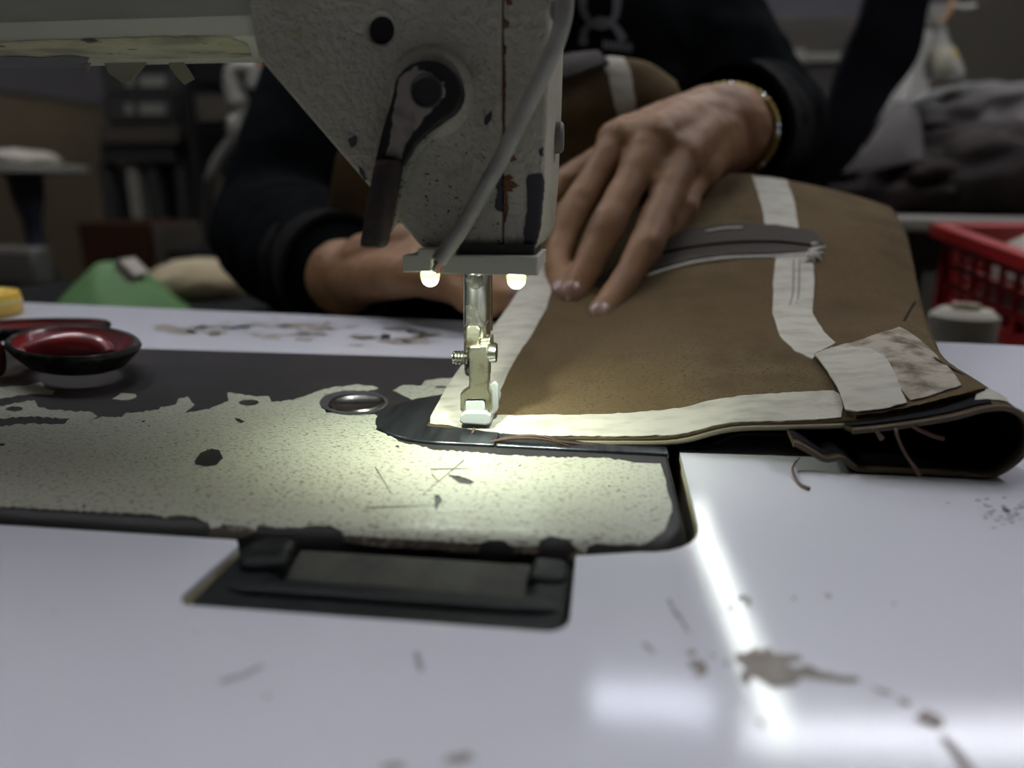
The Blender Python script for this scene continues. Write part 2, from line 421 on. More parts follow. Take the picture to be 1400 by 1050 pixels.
# ------------------------------------------------------------------ table
def far_y(x): return .4047-.1007*x
BX1 = .0232                                   # right edge of the cut-out
def rrect(x0, y0, x1, y1, r, corners=(1, 1, 1, 1), n=6):
    out = []
    for (cx, cy, a, k) in ((x1-r, y0+r, -90, corners[0]), (x1-r, y1-r, 0, corners[1]), (x0+r, y1-r, 90, corners[2]), (x0+r, y0+r, 180, corners[3])):
        for i in range(n+1):
            t = math.radians(a+90*i/n); out.append((cx+r*math.cos(t), cy+r*math.sin(t)))
    return out
def arc(cx, cy, r, a0, a1, n=6): return [(cx+r*math.cos(math.radians(a0+(a1-a0)*i/n)), cy+r*math.sin(math.radians(a0+(a1-a0)*i/n))) for i in range(n+1)]
YN0, YN1 = .1445, .3200                       # cut-out in y
def skew(p): return (p[0], p[1]+.035*(p[0]+.06)*(1 if p[1] < .2 else .0)) 
hole = [(-.4580, YN0-.004), (-.0812, YN0-.0035), (-.0795, YN0-.006)]
hole += arc(-.0765, .1185, .0040, 180, 250, 4)[:]
hole += arc(-.0092, .1195, .0045, -85, 0, 5)
hole += [(-.0047, YN0-.001)]
hole += arc(BX1-.014, YN0+.0165, .0140, -90, 0, 7)
hole += [(BX1+.0002, .20), (BX1-.0004, YN1), (-.4580, YN1+.002)]
hole2 = hole
TX0, TX1, TY0 = -.72, .50, -.18
outer = [(TX0, TY0), (TX1, TY0), (TX1, far_y(TX1)), (TX0, far_y(TX0))]
tb = thing('sewing_table', (-.1, .12, FL), 'white laminate sewing table with stains and cut-out around the machine bed', 'table')
ident = lambda u, v, d: Vector((u, v, d))
v, t = fill2d([outer], [hole], .05)
top = prism('laminate_top', outer, [hole], ident, -.0012, 0, LAM, tb, label='glossy white laminate sheet')
prism('board', outer, [hole], ident, -.030, -.0012, WOODE, tb, label='raw beige board under the laminate')
for x, y in ((TX0+.05, TY0+.05), (TX1-.05, TY0+.05), (TX0+.05, far_y(TX0)-.05), (TX1-.05, far_y(TX1)-.05)):
    box('leg', (x-.02, y-.02, FL), (x+.02, y+.02, -.030), GREYM, tb, .002)
for y in (TY0+.05, .33): box('stretcher', (TX0+.07, y-.012, FL+.12), (TX1-.07, y+.012, FL+.15), GREYM, tb)
tbv = bvh_of(top)
def tpatch(poly, m=STAIN, name='stain', step=6, amp=2, seed=1, holes=(), off=.00008, label=None):
    return drape(name, jag(poly, step, amp, seed) if amp else poly, tbv, m, tb, off, 0, holes, 14, label=label)
tpatch([(1012,893),(1028,888),(1035,884),(1043,890),(1052,885),(1060,894),(1080,895),(1096,898),(1098,903),(1083,905),(1076,909),(1088,914),(1100,911),(1106,909),(1120,917),(1150,924),(1174,926),(1176,933),(1150,934),(1118,930),(1098,926),(1090,935),(1068,941),(1052,940),(1042,934),(1032,926),(1025,930),(1022,940),(1012,934),(1010,922),(1018,914),(1008,908),(1003,897)], step=4, amp=1.5, label='brown glue stain')
tpatch([(940,905),(955,901),(966,908),(968,918),(958,927),(949,924),(952,917),(941,911)], step=4, amp=1.5)
for p in ([(1192,938),(1212,944),(1222,952),(1210,950),(1195,943)], [(1226,955),(1240,957),(1246,968),(1236,966)], [(1252,978),(1264,970),(1276,974),(1290,982),(1290,994),(1278,997),(1262,990),(1250,984)], [(1283,1006),(1294,1008),(1310,1022),(1326,1046),(1334,1060),(1316,1060),(1302,1032),(1286,1014)], [(1040,902),(1044,898),(1048,901)], [(940,890),(953,889),(946,898),(938,896)], [(988,905),(998,904),(994,912)], [(968,895),(980,897),(974,900)],
          [(1034,985),(1042,984),(1046,992),(1038,996)], [(1010,817),(1018,813),(1018,821),(1008,820)],[(995,830),(1003,826),(1000,838)],[(1020,815),(1027,820),(1024,832),(1020,826)],[(1082,818),(1088,815),(1087,822)],[(1126,812),(1138,814),(1134,819)],[(1218,825),(1226,824),(1222,829)],
          [(610,1034),(640,1028),(650,1036),(630,1044),(606,1044)], [(522,1048),(545,1043),(560,1050),(520,1056)]):
    tpatch(p, step=4, amp=1, seed=len(p))
for p in ([(911,820),(916,819),(922,832),(932,843),(942,862),(944,866),(938,864),(930,850),(920,838)], [(876,880),(888,879),(886,883),(898,893),(892,894),(884,888)],
          [(300,930),(330,922),(358,908),(362,911),(336,926),(300,936)], [(565,893),(572,890),(580,918),(572,920)], [(436,1000),(444,1001),(440,1004)],
          [(862,730),(868,729),(866,735)], [(70,835),(74,834),(74,838)], [(265,861),(269,862),(266,866)],
          [(360,950),(372,952),(362,956)]):
    tpatch(p, SCUFF, 'scuff', 5, 1, len(p))
rr = random.Random(3)
for i in range(46):
    x = rr.gauss(1382, 24); y = 702+rr.gauss(0, 10)+(x-1380)*.15
    if x < 1425: tpatch(ell(x, y, rr.uniform(2, 6), rr.uniform(.8, 2), 7, .4, i), SCUFF, 'scuff', amp=0)
for i in range(60):                                    # brown smears on the strip beyond the machine
    x = rr.uniform(195, 625); y = 446+.045*(x-200)*.7+rr.gauss(0, 9)
    if y-(424+.047*(x-340)) > 6 and y < 474: tpatch(ell(x, y, rr.uniform(6, 24), rr.uniform(1.2, 3.5), 12, .45, i), (STAIN, SCUFF)[i % 3 == 0], 'stain', amp=0)

# ------------------------------------------------------------------ sewing machine
mc = thing('sewing_machine', (-.22, .24, -.04), 'worn cream industrial sewing machine with chipped paint sunk in the white table', 'sewing machine')
BT = .0010                                    # bed surface above the table
def bed_outline(i):
    x1, y0, y1, x0, r = .0206-i*.30, .1432+i, .3192-i*.2, -.4540+i, max(.002, .0140-i*.7)
    o = [(x0, y0), (-.10, y0-.0006), (x1-r-.02, y0+.0030)] + [(x, y+.0036) for x, y in arc(x1-r, y0+r, r, -90, 0, 8)] + [(x1-.0006, .22), (x1-.001, y1), (x0, y1)]
    return o
LIP = .0062; vs = []; fs = []
prof = [(0, -.045), (0, -LIP)]+[(LIP*(1-math.cos(math.radians(a))), BT-LIP+LIP*math.sin(math.radians(a))) for a in range(15, 91, 15)]
loops = [[Vector((x, y, z)) for x, y in bed_outline(i)] for i, z in prof]
n = len(loops[0])
for l in loops: vs += l
for i in range(len(loops)-1):
    for k in range(n): fs.append((i*n+k, i*n+(k+1) % n, (i+1)*n+(k+1) % n, (i+1)*n+k))
v, t = fill2d([bed_outline(LIP)], [], None)
base = len(vs); vs += [Vector((p.x, p.y, BT)) for p in v]; fs += [tuple(i+base for i in x) for x in t]
bed = mobj('bed', vs, fs, BARE, mc, auto=50, label='dark bare iron bed where the paint has worn off')
bbv = bvh_of(bed)
lower = [(-420,676),(-60,692),(0,694),(28,695),(60,697),(95,699),(130,701),(180,703),(221,706),(224,709),(243,705),(269,709),(284,716),(289,724),(300,722),(305,717),(343,722),(350,727),(352,720),(410,723),(423,720),(449,720),(466,726),(470,733),(520,736),(600,741),(655,744),(670,739),(690,740),(702,748),(734,748),(738,741),(753,734),(774,737),(791,751),(801,756),(804,747),(814,743),(837,744),(873,746),(888,740),(904,730),(912,718),(919,700),(914,677),(909,654),(903,635)]
upper = [(867,634),(837,628.5),(821,627),(720,625.5),(674,621.5),(629,618),(599,616.5),(549,606),(523,592),(513,588),(519,571),(512,567),(446,565),(438,555),(453,543),(473,537),(500,535),(517,531),(510,528),(491,527),(464,529),(441,534),(418,542),(400,548),(371,550),(368,543),(348,543),(311,538),(312,550),(286,560),(253,566),(266,554),(256,543),(243,546),(240,554),(220,557),(217,561),(171,566),(166,571),(140,571),(120,578),(133,570),(123,564),(69,561),(51,557),(47,548),(29,551),(0,556),(-60,560),(-60,574),(0,573),(43,570),(96,574),(86,581),(43,580),(0,584),(-60,590),(-420,584)]
jl = jag(lower, 5, 1.3, 2, False)+jag(upper, 4, 1.2, 5, False)
holes = [jag(ell(340, 551, 14, 4.5, 14), 5, .4, 1), jag([(266,631),(274,619),(289,614),(300,616),(305,627),(296,637),(279,639),(267,637)], 5, .8, 4),
         [(612,650),(628,652),(640,656),(649,660),(643,664),(628,662),(620,656)], [(594,678),(600,678),(605,686),(600,692),(596,701),(594,690)],
         [(320,572),(326,573),(334,577),(330,580),(324,577)], ell(3, 609, 4, 2, 8), ell(196, 577, 3, 1.5, 7), ell(204, 583, 2, 1, 7), ell(115, 693.5, 3, 2, 7), ell(20, 560, 12, 3.5, 12, .1),
         ell(711, 638, 1.5, 1.2, 7), ell(833, 666, 2.5, 1, 7), ell(543, 611, 3, 1.2, 7)]
drape('paint_layer', [jl], bbv, PAINT, mc, .00028, .00035, holes, (14, 4.5), label='pitted cream paint layer with chipped edges')
for k, (p, h) in enumerate(((([(537,534),(551,527),(565,527),(576,528),(581,521),(599,518),(626,517),(618,538),(590,541),(563,547),(551,541)]), [ell(603,529.5,8,1.8,12)]),
             ([(154,546),(165,538),(185,539),(187,543),(170,548)], []), ([(-40,532),(0,530),(30,528),(57,523),(62,532),(75,535),(70,540),(45,538),(0,546),(-40,548)], []))):
    drape('paint_flake', [jag(p, 5, .8, k)], bbv, PAINT, mc, .00018, .00028, h, 12)
for p in ([(288,724),(300,722),(343,722),(352,728),(330,737),(300,740),(284,736)], [(470,733),(520,736),(600,741),(655,745),(654,757),(600,752),(520,748),(470,742)], [(702,748),(736,748),(738,757),(702,757)], [(776,762),(791,752),(801,756),(798,764),(780,768)]):
    drape('grimy_lip', [jag(p, 5, 1, 3)], bbv, DIRT, mc, .00050, 0, [], 4, label='brown greasy grime on the bed lip')
for a, b in (((634,631),(578,678)), ((588,643),(645,642)), ((500,696),(600,692)), ((513,640),(536,678)), ((765,728),(763,738)), ((590,650),(600,660))):   # scratches
    a = Vector(a); b = Vector(b); n_ = Vector((-(b-a).y, (b-a).x)).normalized()*.55
    drape('scratch', [[a+n_, b+n_*.4, b-n_*.4, a-n_]], bbv, CHIP, mc, .00042, 0, [], None)
# oil cap
c = Zp(488, 553, BT)
lathe('oil_cap', c, [(.0001, .0004), (.0080, .0004), (.0088, .0010), (.0098, .0010), (.0104, .0003), (.0108, -.001)], STEEL, mc, 32, label='worn round metal cap')
drape('worn_ring', [jag(ell(484, 552, 47, 17, 24), 6, 1, 6)], bbv, CHIP, mc, .00050, 0, [ell(488, 552.5, 38, 12, 24)], 12)
# needle plate and slide plate
PY0, PY1, PXJ = .2052, .2560, -.0319
def plate(name, poly, label):
    o = prism(name, poly, [], ident, BT-.002, BT+.0009, STEELD, mc, .0006, label=label); return o
ym = (PY0+PY1)/2; rp = (PY1-PY0)/2
plate('needle_plate', [(PXJ-.00015, PY0), (PXJ-.00015, PY1)]+arc(-.0505, ym, rp, 90, 270, 16), 'half-round dark steel needle plate')
plate('slide_plate', [(PXJ+.00015, PY0-.0002), (.0196, PY0-.0010), (.0196, PY1), (PXJ+.00015, PY1)], 'dark steel slide plate')
box('feed_dog', (-.0450, .222, BT), (-.0395, .240, BT+.0016), STEEL, mc, .0003)
fx = W(651, 470, .226).x
# head casting
FY = .205
def xz(px, py, y=FY):
    p = W(px, py, y); return (p.x, p.z)
toY = lambda u, v, d: Vector((u, d, v))
hp = [xz(*p) for p in ((318, -110), (338, 10), (352, 78), (572, 334), (578, 339), (687, 340), (687, -110))]
hc = xz(520, 40); hl = [(hc[0]+.0035*math.cos(a*math.pi/10), hc[1]+.0035*math.sin(a*math.pi/10)) for a in range(20)]
ztop = W(200, 30, .205).z+.071
hp = [(x, ztop if z > .135 else z) for x, z in hp]
head = prism('head_casting', hp, [hl], toY, FY, .285, HEADP, mc, .0022, label='textured cream head casting')
lathe('head_hole', Vector((hc[0], FY+.012, hc[1])), [(.0037, -.010), (.0037, .0), (.0001, .001)], DARKHOLE, mc, 20, 'y', label='dark open hole')
hs = xz(470, -12); lathe('plugged_hole', Vector((hs[0], FY, hs[1])), [(.0034, .0), (.0032, -.0003), (.0001, -.0003)], HEADP, mc, 20, 'y')
fp = [xz(*p) for p in ((688.4, -110), (752, -110), (752, 0), (749, 120), (744, 250), (738, 325), (731, 343), (722, 345), (688.4, 345))]
fp = [(x, ztop if z > .135 else z) for x, z in fp]
face = prism('face_plate', fp, [], toY, FY+.0003, .262, HEADP, mc, .0030, label='cream face plate at the head end')
lathe('face_plate_screw', W(760, 188, .240), [(.0001, -.004), (.0048, -.004), (.0048, .0016), (.0040, .0024), (.0001, .0024)], PALE, mc, 20, 'x')
# arm and column of the machine
zt = W(200, 30, .205).z; zb = W(200, 54, .207).z
prof = [(.2065, zt+.075), (.2065, zt+.006), (.2055, zt+.001), (.2062, zt-.0005), (.2085, zb+.0006), (.2105, zb), (.240, zb), (.262, zb+.002), (.275, zb+.012), (.278, zb+.03), (.278, zt+.075)]
xa, xb = -.40, W(372, 40, .205).x; vs = []
for x in (xa, xb): vs += [Vector((x, y, z)) for y, z in prof]
n = len(prof); fs = [(k, (k+1) % n, (k+1) % n+n, k+n) for k in range(n)]+[tuple(range(n)), tuple(range(2*n-1, n-1, -1))]
arm = mobj('arm', vs, fs, ARMP, mc, auto=25, label='cream machine arm')
box('column', (-.45, .195, BT), (-.35, .295, zt+.085), ARMP, mc, .012, 3)
box('head_top', (-.41, .210, zt+.070), (-.012, .283, zt+.082), ARMP, mc, .004)
lathe('handwheel', (-.47, .245, zt+.03), [(.01, -.02), (.055, -.02), (.062, -.012), (.062, .0), (.055, .008), (.01, .012)], DGREY, mc, 28, 'x')
lathe('wheel_shaft', (-.46, .245, zt+.03), [(.012, -.012), (.012, .02)], STEEL, mc, 14, 'x')
abv = bvh_of(arm)
drape('grimy_underside', [jag([(-60,57),(0,57),(120,52),(310,48),(336,58),(345,76),(250,79),(118,79),(100,74),(60,77),(0,76),(-60,77)], 9, 1.2, 4)], abv, GRIME, mc, .0003, 0, [], (12, 3), label='yellowed grimy paint under the arm')
drape('bare_edge', [jag([(-60,100),(-60,76),(0,75),(60,76),(100,73),(122,77),(122,90),(60,94),(0,99)], 8, 1, 4)], abv, CHIP, mc, .0005, 0, [], (10, 3))
hbv = bvh_of(head); fbv = bvh_of(face)
# worn patches on the head and the face plate
for k, (poly, bv, m, nm) in enumerate((
    ([(719,245),(722,239),(741,237),(744,250),(741,290),(737,322),(730,342),(711,341),(708,337),(717,332),(716,316),(721,285)], fbv, CHIP, 'bare_patch'),
    ([(748,0),(768,0),(764,30),(760,38),(752,22)], fbv, CHIP, 'bare_patch'),
    ([(736,205),(742,200),(743,214),(738,213)], fbv, CHIP, 'bare_patch'),
    ([(682,228),(687,225),(687,290),(682,289),(676,283),(680,262),(676,252),(683,243)], hbv, CHIP, 'bare_patch'),
    ([(689,210),(700,208),(707,219),(700,222),(694,219),(690,230)], fbv, RUST, 'rust_patch'),
    ([(689,240),(697,238),(703,243),(697,246),(712,254),(700,258),(702,262),(693,262),(696,285),(691,305),(689,300)], fbv, RUST, 'rust_patch'),
    ([(688.8,24),(697,30),(695,38),(689,40)], fbv, RUST, 'rust_patch'),
    ([(689,60),(693,64),(690,80),(692,120),(690,160),(692,185),(689,190)], fbv, RUST, 'rust_patch'),
    ([(689,-5),(699,0),(702,6),(694,8)], fbv, RUST, 'rust_patch'),
    ([(476,190),(488,185),(488,198),(480,202)], hbv, CHIP, 'bare_patch'),
    ([(490,225),(496,232),(503,246),(499,246),(492,236)], hbv, CHIP, 'bare_patch'),
    ([(663,160),(672,150),(673,160),(666,172),(662,170)], hbv, CHIP, 'bare_patch'),
    ([(395,42),(412,40),(414,48),(400,49)], hbv, GRIME, 'bare_patch'),
    ([(686.8,-100),(688.6,-100),(688.6,342),(686.8,342)], hbv, DARKHOLE, 'seam_gap'),
    )):
    drape(nm, [jag(poly, 3.5, .8, k)] if nm != 'seam_gap' else [poly], bv, m, mc, .00022, 0, [], 3.5 if nm != 'seam_gap' else 12)
rr = random.Random(11)
for i in range(44):
    x = rr.uniform(575, 684); y = rr.uniform(190, 334)
    drape('pit', [ell(x, y, rr.uniform(.8, 2.8), rr.uniform(.7, 1.8), 7, .45, i)], hbv, CHIP, mc, .00014, 0, [], None)
# tape scraps under the arm
for k, pl in enumerate(([(107,80),(125,80),(123,88),(119,100),(112,92)], [(140,80),(205,78),(196,92),(180,110),(165,112),(148,100)], [(228,76),(246,80),(255,90),(266,108),(252,116),(240,104),(232,92)])):
    a = [W(x, y, .246+.004*k) for x, y in pl]; n = len(a); vs = a+[p+Vector((0, .0003, 0)) for p in a]
    mobj('tape_scrap', vs, [tuple(range(n)), tuple(range(2*n-1, n-1, -1))]+[(i, (i+1) % n, n+(i+1) % n, n+i) for i in range(n)], SCRAPT, mc, smooth=False)
# presser foot lifter lever
LY = .1960
lvp = [xz(*p, LY) for p in ([(584+46*math.cos(math.radians(a)), 125-43*math.sin(math.radians(a))) for a in range(180, -46, -15)]+[(600,166),(582,181),(567,196),(560,210),(549,228),(512,222),(522,180),(534,140)])]
lathe('lever_boss', Vector((*[xz(590, 126)[0], FY+.001], xz(590, 126)[1])), [(.0120, .0), (.0112, -.002), (.0096, -.0042), (.0001, -.0046)], HEADP, mc, 32, 'y', label='raised round boss behind the lever')
lev = prism('lifter_lever', lvp, [], toY, LY, LY+.0062, BARE, mc, .0014, label='dark presser foot lifter lever')
prism('painted_side', [xz(*p, LY+.0035) for p in [(548,236),(556,220),(570,200),(584,185),(600,174),(590,187),(572,208),(560,232),(548,275),(539,306),(531,322),(528,320),(536,284)]], [], toY, LY+.0030, LY+.0062, PAINT, lev, 0, label='cream painted side of the lever')
lbv = bvh_of(lev)
drape('worn_paint', [jag([(545,108),(556,99),(571,90),(572,96),(590,99),(596,106),(583,108),(570,110),(565,122),(568,138),(580,146),(593,145),(590,152),(580,160),(577,168),(565,180),(558,192),(552,205),(550,218),(528,213),(530,204),(534,190),(537,165),(541,140)], 5, 1.5, 9)], lbv, mat('pinkish_worn_paint', (.24, .21, .18), .6, var=(150, (.14, .12, .1), .5, .68), bump=(600, .3, .0003)), lev, .0002, 0, [], 10, label='pinkish worn paint left on the lever')
drape('worn_paint', [jag([(601,113),(607,112),(609,132),(603,136),(600,128)], 4, 1, 9)], lbv, PAINT, lev, .0002, 0, [], 10)
g0, g1 = W(533, 219, .1955), W(511, 338, .1945)
d_ = (g1-g0); pts = [g0+d_*t for t in (0, .03, .08, .5, .92, .975, 1)]; r0 = .0037
vv, ff = [], []
for p, r in zip(pts, (.0030, .0034, r0, r0*1.02, r0, .0034, .0026)):
    for k in range(24):
        a = 2*math.pi*k/24; ca, sa = math.cos(a), math.sin(a); sg = lambda q: math.copysign(abs(q)**.65, q)
        vv.append(p+Vector((sg(ca)*r*.98, sg(sa)*r, 0)))
n = 24
for i in range(6):
    for k in range(n): ff.append((i*n+k, i*n+(k+1) % n, (i+1)*n+(k+1) % n, (i+1)*n+k))
ff += [tuple(range(n)), tuple(6*n+k for k in range(n))]
mobj('grip', vv, ff, mat('rusty_grip', (.020, .013, .010), .7, bump=(700, .5, .0004), var=(350, (.055, .022, .010), .52, .7)), lev, label='rusty brown grip')
pc = xz(584, 125, LY)
lathe('pivot_bolt', Vector((pc[0], LY, pc[1])), [(.0001, -.0004), (.0034, -.0004), (.0038, -.0009), (.0042, -.0006), (.0042, .001)], mat('black_bolt', (.02, .018, .018), .5), lev, 24, 'y', label='black pivot bolt')
# presser bar, foot
BY = .226
b0 = W(651, 340, BY); b1 = W(651, 512, BY); bx = b0.x; R = .0043
lathe('presser_bar', (bx, BY, 0), [(R*.9, b1.z), (R, b1.z+.0006), (R, .064)], STEEL, mc, 28, label='shiny steel presser bar')
pbv = BVHTree.FromPolygons(*lathev((bx, BY, 0), [(R, b1.z), (R, .064)], 40))
drape('grime', [jag([(631.5,420),(638,417),(650,418),(655,428),(660,440),(668,438),(662,447),(655,452),(650,462),(646,510),(632,508),(631,460)], 4, 1.2, 2)], pbv, GRUNGE, mc, .0001, 0, [], 6, label='dark grime on the bar')
drape('grime', [jag([(636,378),(660,376),(662,390),(650,396),(638,392)], 4, 1.5, 2)], pbv, GRUNGE, mc, .0001, 0, [], 6)
lathe('needle_bar', (bx-.0005, BY+.014, 0), [(.0033, .030), (.0033, .066)], STEEL, mc, 20)
lathe('needle', (bx-.0005, BY+.013, 0), [(.0002, .004), (.0006, .012), (.0008, .030)], STEEL, mc, 12)
pf = BY-R-.0008
def fpx(px, py, y): p = W(px, py, y); return p
def slab(name, poly, y0, y1, m, bev=.0004, label=None):
    return prism(name, [xz(*p, y0) for p in poly], [], toY, y0, y1, m, mc, bev, label=label)
sh = slab('foot_shank', [(641,474),(667,472),(668,500),(668,534),(671,540),(671,564),(665,566),(663,546),(637,546),(635,564),(629,562),(629,538),(641,530)], BY-R-.0034, BY-R+.0006, BRASSY, .0005, 'worn nickel presser foot shank')
slab('shank_tongue', [(637,448),(640,445),(653,445),(657,450),(654,474),(636,476)], BY-R-.0018, BY-R+.0008, BRASSY, .0005)
slab('clamp_lug', [(656,464),(670,462),(671,478),(656,480)], BY-R-.0010, BY+.002, BRASSY, .0005)
s = W(672, 482, BY-R)
lathe('clamp_screw', s, [(.0001, -.004), (.0034, -.004), (.0034, -.0008)]+[(.0034, .0), (.0030, .0016), (.0001, .0018)], STEEL, mc, 20, 'x', label='steel clamp screw head')
s = W(629, 489, BY-R+.001)
lathe('screw_end', s, [(.0001, -.0022), (.0020, -.0022)]+[(.0020+.0003*(k % 2), -.0018+.0005*k) for k in range(10)]+[(.0001, .0030)], STEEL, mc, 18, 'x', label='threaded screw end')
fz = W(650, 578, .2195).z
slab('foot_block', [(636,547),(662,547),(665,565),(634,565)], BY-R-.0030, BY-R+.006, PTFE, .0006, 'white plastic foot block')
sole = slab('foot_sole', [(629,567),(635,563),(664,563),(671,567),(671,580),(664,582),(632,580),(628,577)], BY-R-.0042, BY+.020, PTFE, .0006, 'white plastic foot sole')
slab('foot_fin', [(669,526),(676,521),(681,527),(681,560),(672,572),(668,570)], BY-R+.0005, BY-R+.0025, PTFE, .0006)
# ------------------------------------------------------------------ LED work light
ld = thing('led_work_light', W(642, 372, .205), 'grey plastic two-bulb LED work light clipped under the machine head', 'lamp')
L0 = .1985
def lb(name, poly, y0, y1, m, bev=.0003, label=None):
    return prism(name, [xz(*p, y0) for p in poly], [], toY, y0, y1, m, ld, bev, label=label)
lb('housing', [(550,349),(571,349),(571,340),(620,340),(620,350),(735,351),(735,377),(603,374),(603,356),(589,356),(589,372),(550,372)], L0, L0+.0048, PLAST, .0003, 'grey plastic housing')
zt_ = W(642, 352, L0).z; zb_ = W(642, 373, L0).z
box('backing_plate', (xz(551, 360, L0)[0], L0+.0048, zb_), (xz(734, 360, L0)[0], L0+.030, zt_), PLAST, ld, .0003)
box('magnet_strip', (xz(624, 360, L0)[0], L0+.004, zt_), (xz(728, 360, L0)[0], L0+.026, zt_+.0032), BLACKW, ld)
for px in (588, 706):
    c = W(px, 374 if px < 600 else 377, L0+.0024); r = .0024
    led = lathe('led', c, [(r*.98, .0005), (r, -.0012)]+[(max(.00005, r*math.cos(math.radians(a))), -.0012-r*1.0*math.sin(math.radians(a))) for a in range(15, 91, 15)], LEDM, ld, 20, label='glowing LED bulb')
    lathe('led_rim', c, [(r*1.12, .0003), (r*1.12, -.0008), (r*1.02, -.0012)], LEDG, led, 20)
    li = bpy.data.lights.new('led_beam', 'SPOT'); li.energy = LEDP*(1.2 if px < 600 else .85); li.color = (.90, 1.0, .84); li.spot_size = math.radians(166); li.spot_blend = .72; li.shadow_soft_size = .002
    lo = bpy.data.objects.new('led_beam', li); COL.objects.link(lo); lo.parent = led
    lo.location = c+Vector((0, 0, -.0046))-org(led); lo.rotation_euler = (math.radians(24), 0, 0)
cpts = [W(768, -60, .196), W(773, 0, .196), W(765, 45, .196), W(745, 95, .196), W(718, 150, .197), (W(690, 208, .198)), W(660, 262, .1985), W(630, 314, .198), W(600, 357, .1975)]
tube('cable', cpts, .0022, CABLE, ld, 14, 5, label='grey cable')
for k, (m, dx) in enumerate(((BLACKW, -2), (REDW, 3), (BLUEW, 1))):
    tube('wire', [W(603+dx, 352, .1985), W(600+dx, 358, .1984), W(596+dx, 366, .1992), W(595+dx, 373, .1998)], .0006, m, ld, 8, 4)
box('wire_slot', (xz(589, 360, L0)[0], L0+.003, zb_), (xz(603, 360, L0)[0], L0+.0046, zt_), BLACKW, ld)
# ------------------------------------------------------------------ rubber hinge cushion
hc_ = thing('hinge_cushion', (-.043, .128, -.028), 'black rubber hinge cushion with a dull metal plate in the table notch', 'cushion')
HX0, HX1 = -.0788, -.0054
U_ = [(-.0812, YN0-.0030), (-.0795, YN0-.0060)]+[(-.0797, .1176), (-.0764, .1150), (-.0088, .1155), (-.0052, .1192), (-.0050, YN0-.0010), (-.0135, YN0-.0018), (-.0140, .1268), (-.0655, .1268), (-.0690, YN0-.0030)]
prism('rubber_block', U_, [], ident, -.028, -.0012, RUB, hc_, .0052, label='black rubber block with worn rounded edges')
prism('base_pad', [(-.0690, .1262), (-.0135, .1262), (-.0135, .1405), (-.0690, .1405)], [], ident, -.028, -.0078, RUB, hc_, 0)
def rail(p, q, w, h, z0, jit, seed, name, parent=hc_, m=RUB, n=26):
    """rounded rubber bar from p to q"""
    rr = random.Random(seed); vs, fs = [], []; p = Vector(p); q = Vector(q); d = (q-p).normalized(); s = Vector((-d.y, d.x, 0)); K = 14
    for i in range(n+1):
        t = i/n; e = min(1, min(t, 1-t)*n/2.2+.25); c = p+(q-p)*t; e = math.sqrt(e)
        for k in range(K):
            a = 2*math.pi*k/K; ca, sa = math.cos(a), math.sin(a); sg = lambda x: math.copysign(abs(x)**.55, x)
            o_ = 1+rr.uniform(-jit, jit); vs.append(Vector((c.x, c.y, z0))+s*sg(ca)*w/2*e*o_+Vector((0, 0, sg(sa)*h/2*e*o_)))
    for i in range(n):
        for k in range(K): fs.append((i*K+k, i*K+(k+1) % K, (i+1)*K+(k+1) % K, (i+1)*K+k))
    fs += [tuple(range(K)), tuple(n*K+k for k in range(K))]
    return mobj(name, vs, fs, m, parent, auto=60)
rail((HX0+.005, .1240, 0), (HX1-.002, .1244, 0), .0055, .0030, -.0014, .03, 5, 'ridge')
rail((HX0+.0085, .1300, 0), (HX0+.0062, .1428, 0), .0105, .0060, -.0022, .10, 2, 'torn_end', n=14)
rail((HX1-.0048, .1330, 0), (HX1-.0048, .1436, 0), .0080, .0050, -.0026, .10, 3, 'torn_end', n=12)
vs, fs = boxv((HX0+.0128, .1272, 0), (HX1-.0088, .1410, .0016))
mobj('hinge_plate', [Vector((v.x if isinstance(v, Vector) else v[0], v[1], v[2]-.0058+.0028*(v[1]-.1272)/.0144)) for v in vs], fs, HINGE, hc_, smooth=False, label='dull metal hinge plate')
# ------------------------------------------------------------------ the suede piece being sewn
gt = thing('suede_garment', (.03, .30, .001), 'brown suede garment piece with white taped edges being sewn under the foot', 'garment')
def R_(y, *pp): return [W(px, py, y+(pp_[2] if len(pp_) > 2 else 0)) for pp_ in pp for px, py in [pp_[:2]]]
rows = [
    R_(.2110, (583,584,.0085),(612,587,.0075),(645,593,.006),(690,599,.004),(760,602,.002),(840,603,0),(925,601,0),(1000,584,0),(1090,581,0),(1180,577,-.001),(1262,563,0),(1350,545,.001)),
    R_(.2330, (598,557),(632,556),(662,556),(700,557),(770,556),(840,556),(930,551),(1010,541),(1090,531),(1170,524),(1240,516),(1318,522,-.003)),
    R_(.2620, (624,513),(655,510),(680,509),(715,509),(780,508),(850,505),(930,494),(1010,488),(1085,484),(1150,482),(1205,478),(1285,486,-.002)),
    R_(.3150, (674,450),(702,447),(722,447),(760,448),(805,448),(860,443),(930,432),(1010,428),(1080,422),(1140,421),(1200,418),(1262,424)),
    R_(.3600, (716,388),(742,386),(756,388),(785,392),(820,394),(870,384),(940,372),(1010,362),(1080,355),(1140,352),(1200,352),(1249,368)),
    R_(.4000, (738,336),(760,336),(772,338),(800,342),(830,340),(880,330,-.004),(940,322,-.010),(1010,316,-.012),(1080,316,-.012),(1140,310,-.006),(1195,310,-.004),(1240,326)),
    R_(.4350, (765,285),(775,285),(790,286),(815,290),(845,288),(890,280),(940,270),(1000,262),(1060,262),(1130,272),(1185,285),(1228,300)),
    R_(.4650, (772,250),(782,250),(800,250),(830,252),(860,250),(900,246),(945,240),(1005,238),(1055,243),(1125,257),(1180,272),(1216,285)),
    R_(.4950, (775,262),(785,262),(805,262),(835,264),(865,262),(900,258),(945,254),(1005,252),(1055,257),(1125,271),(1180,286),(1212,300)),
]
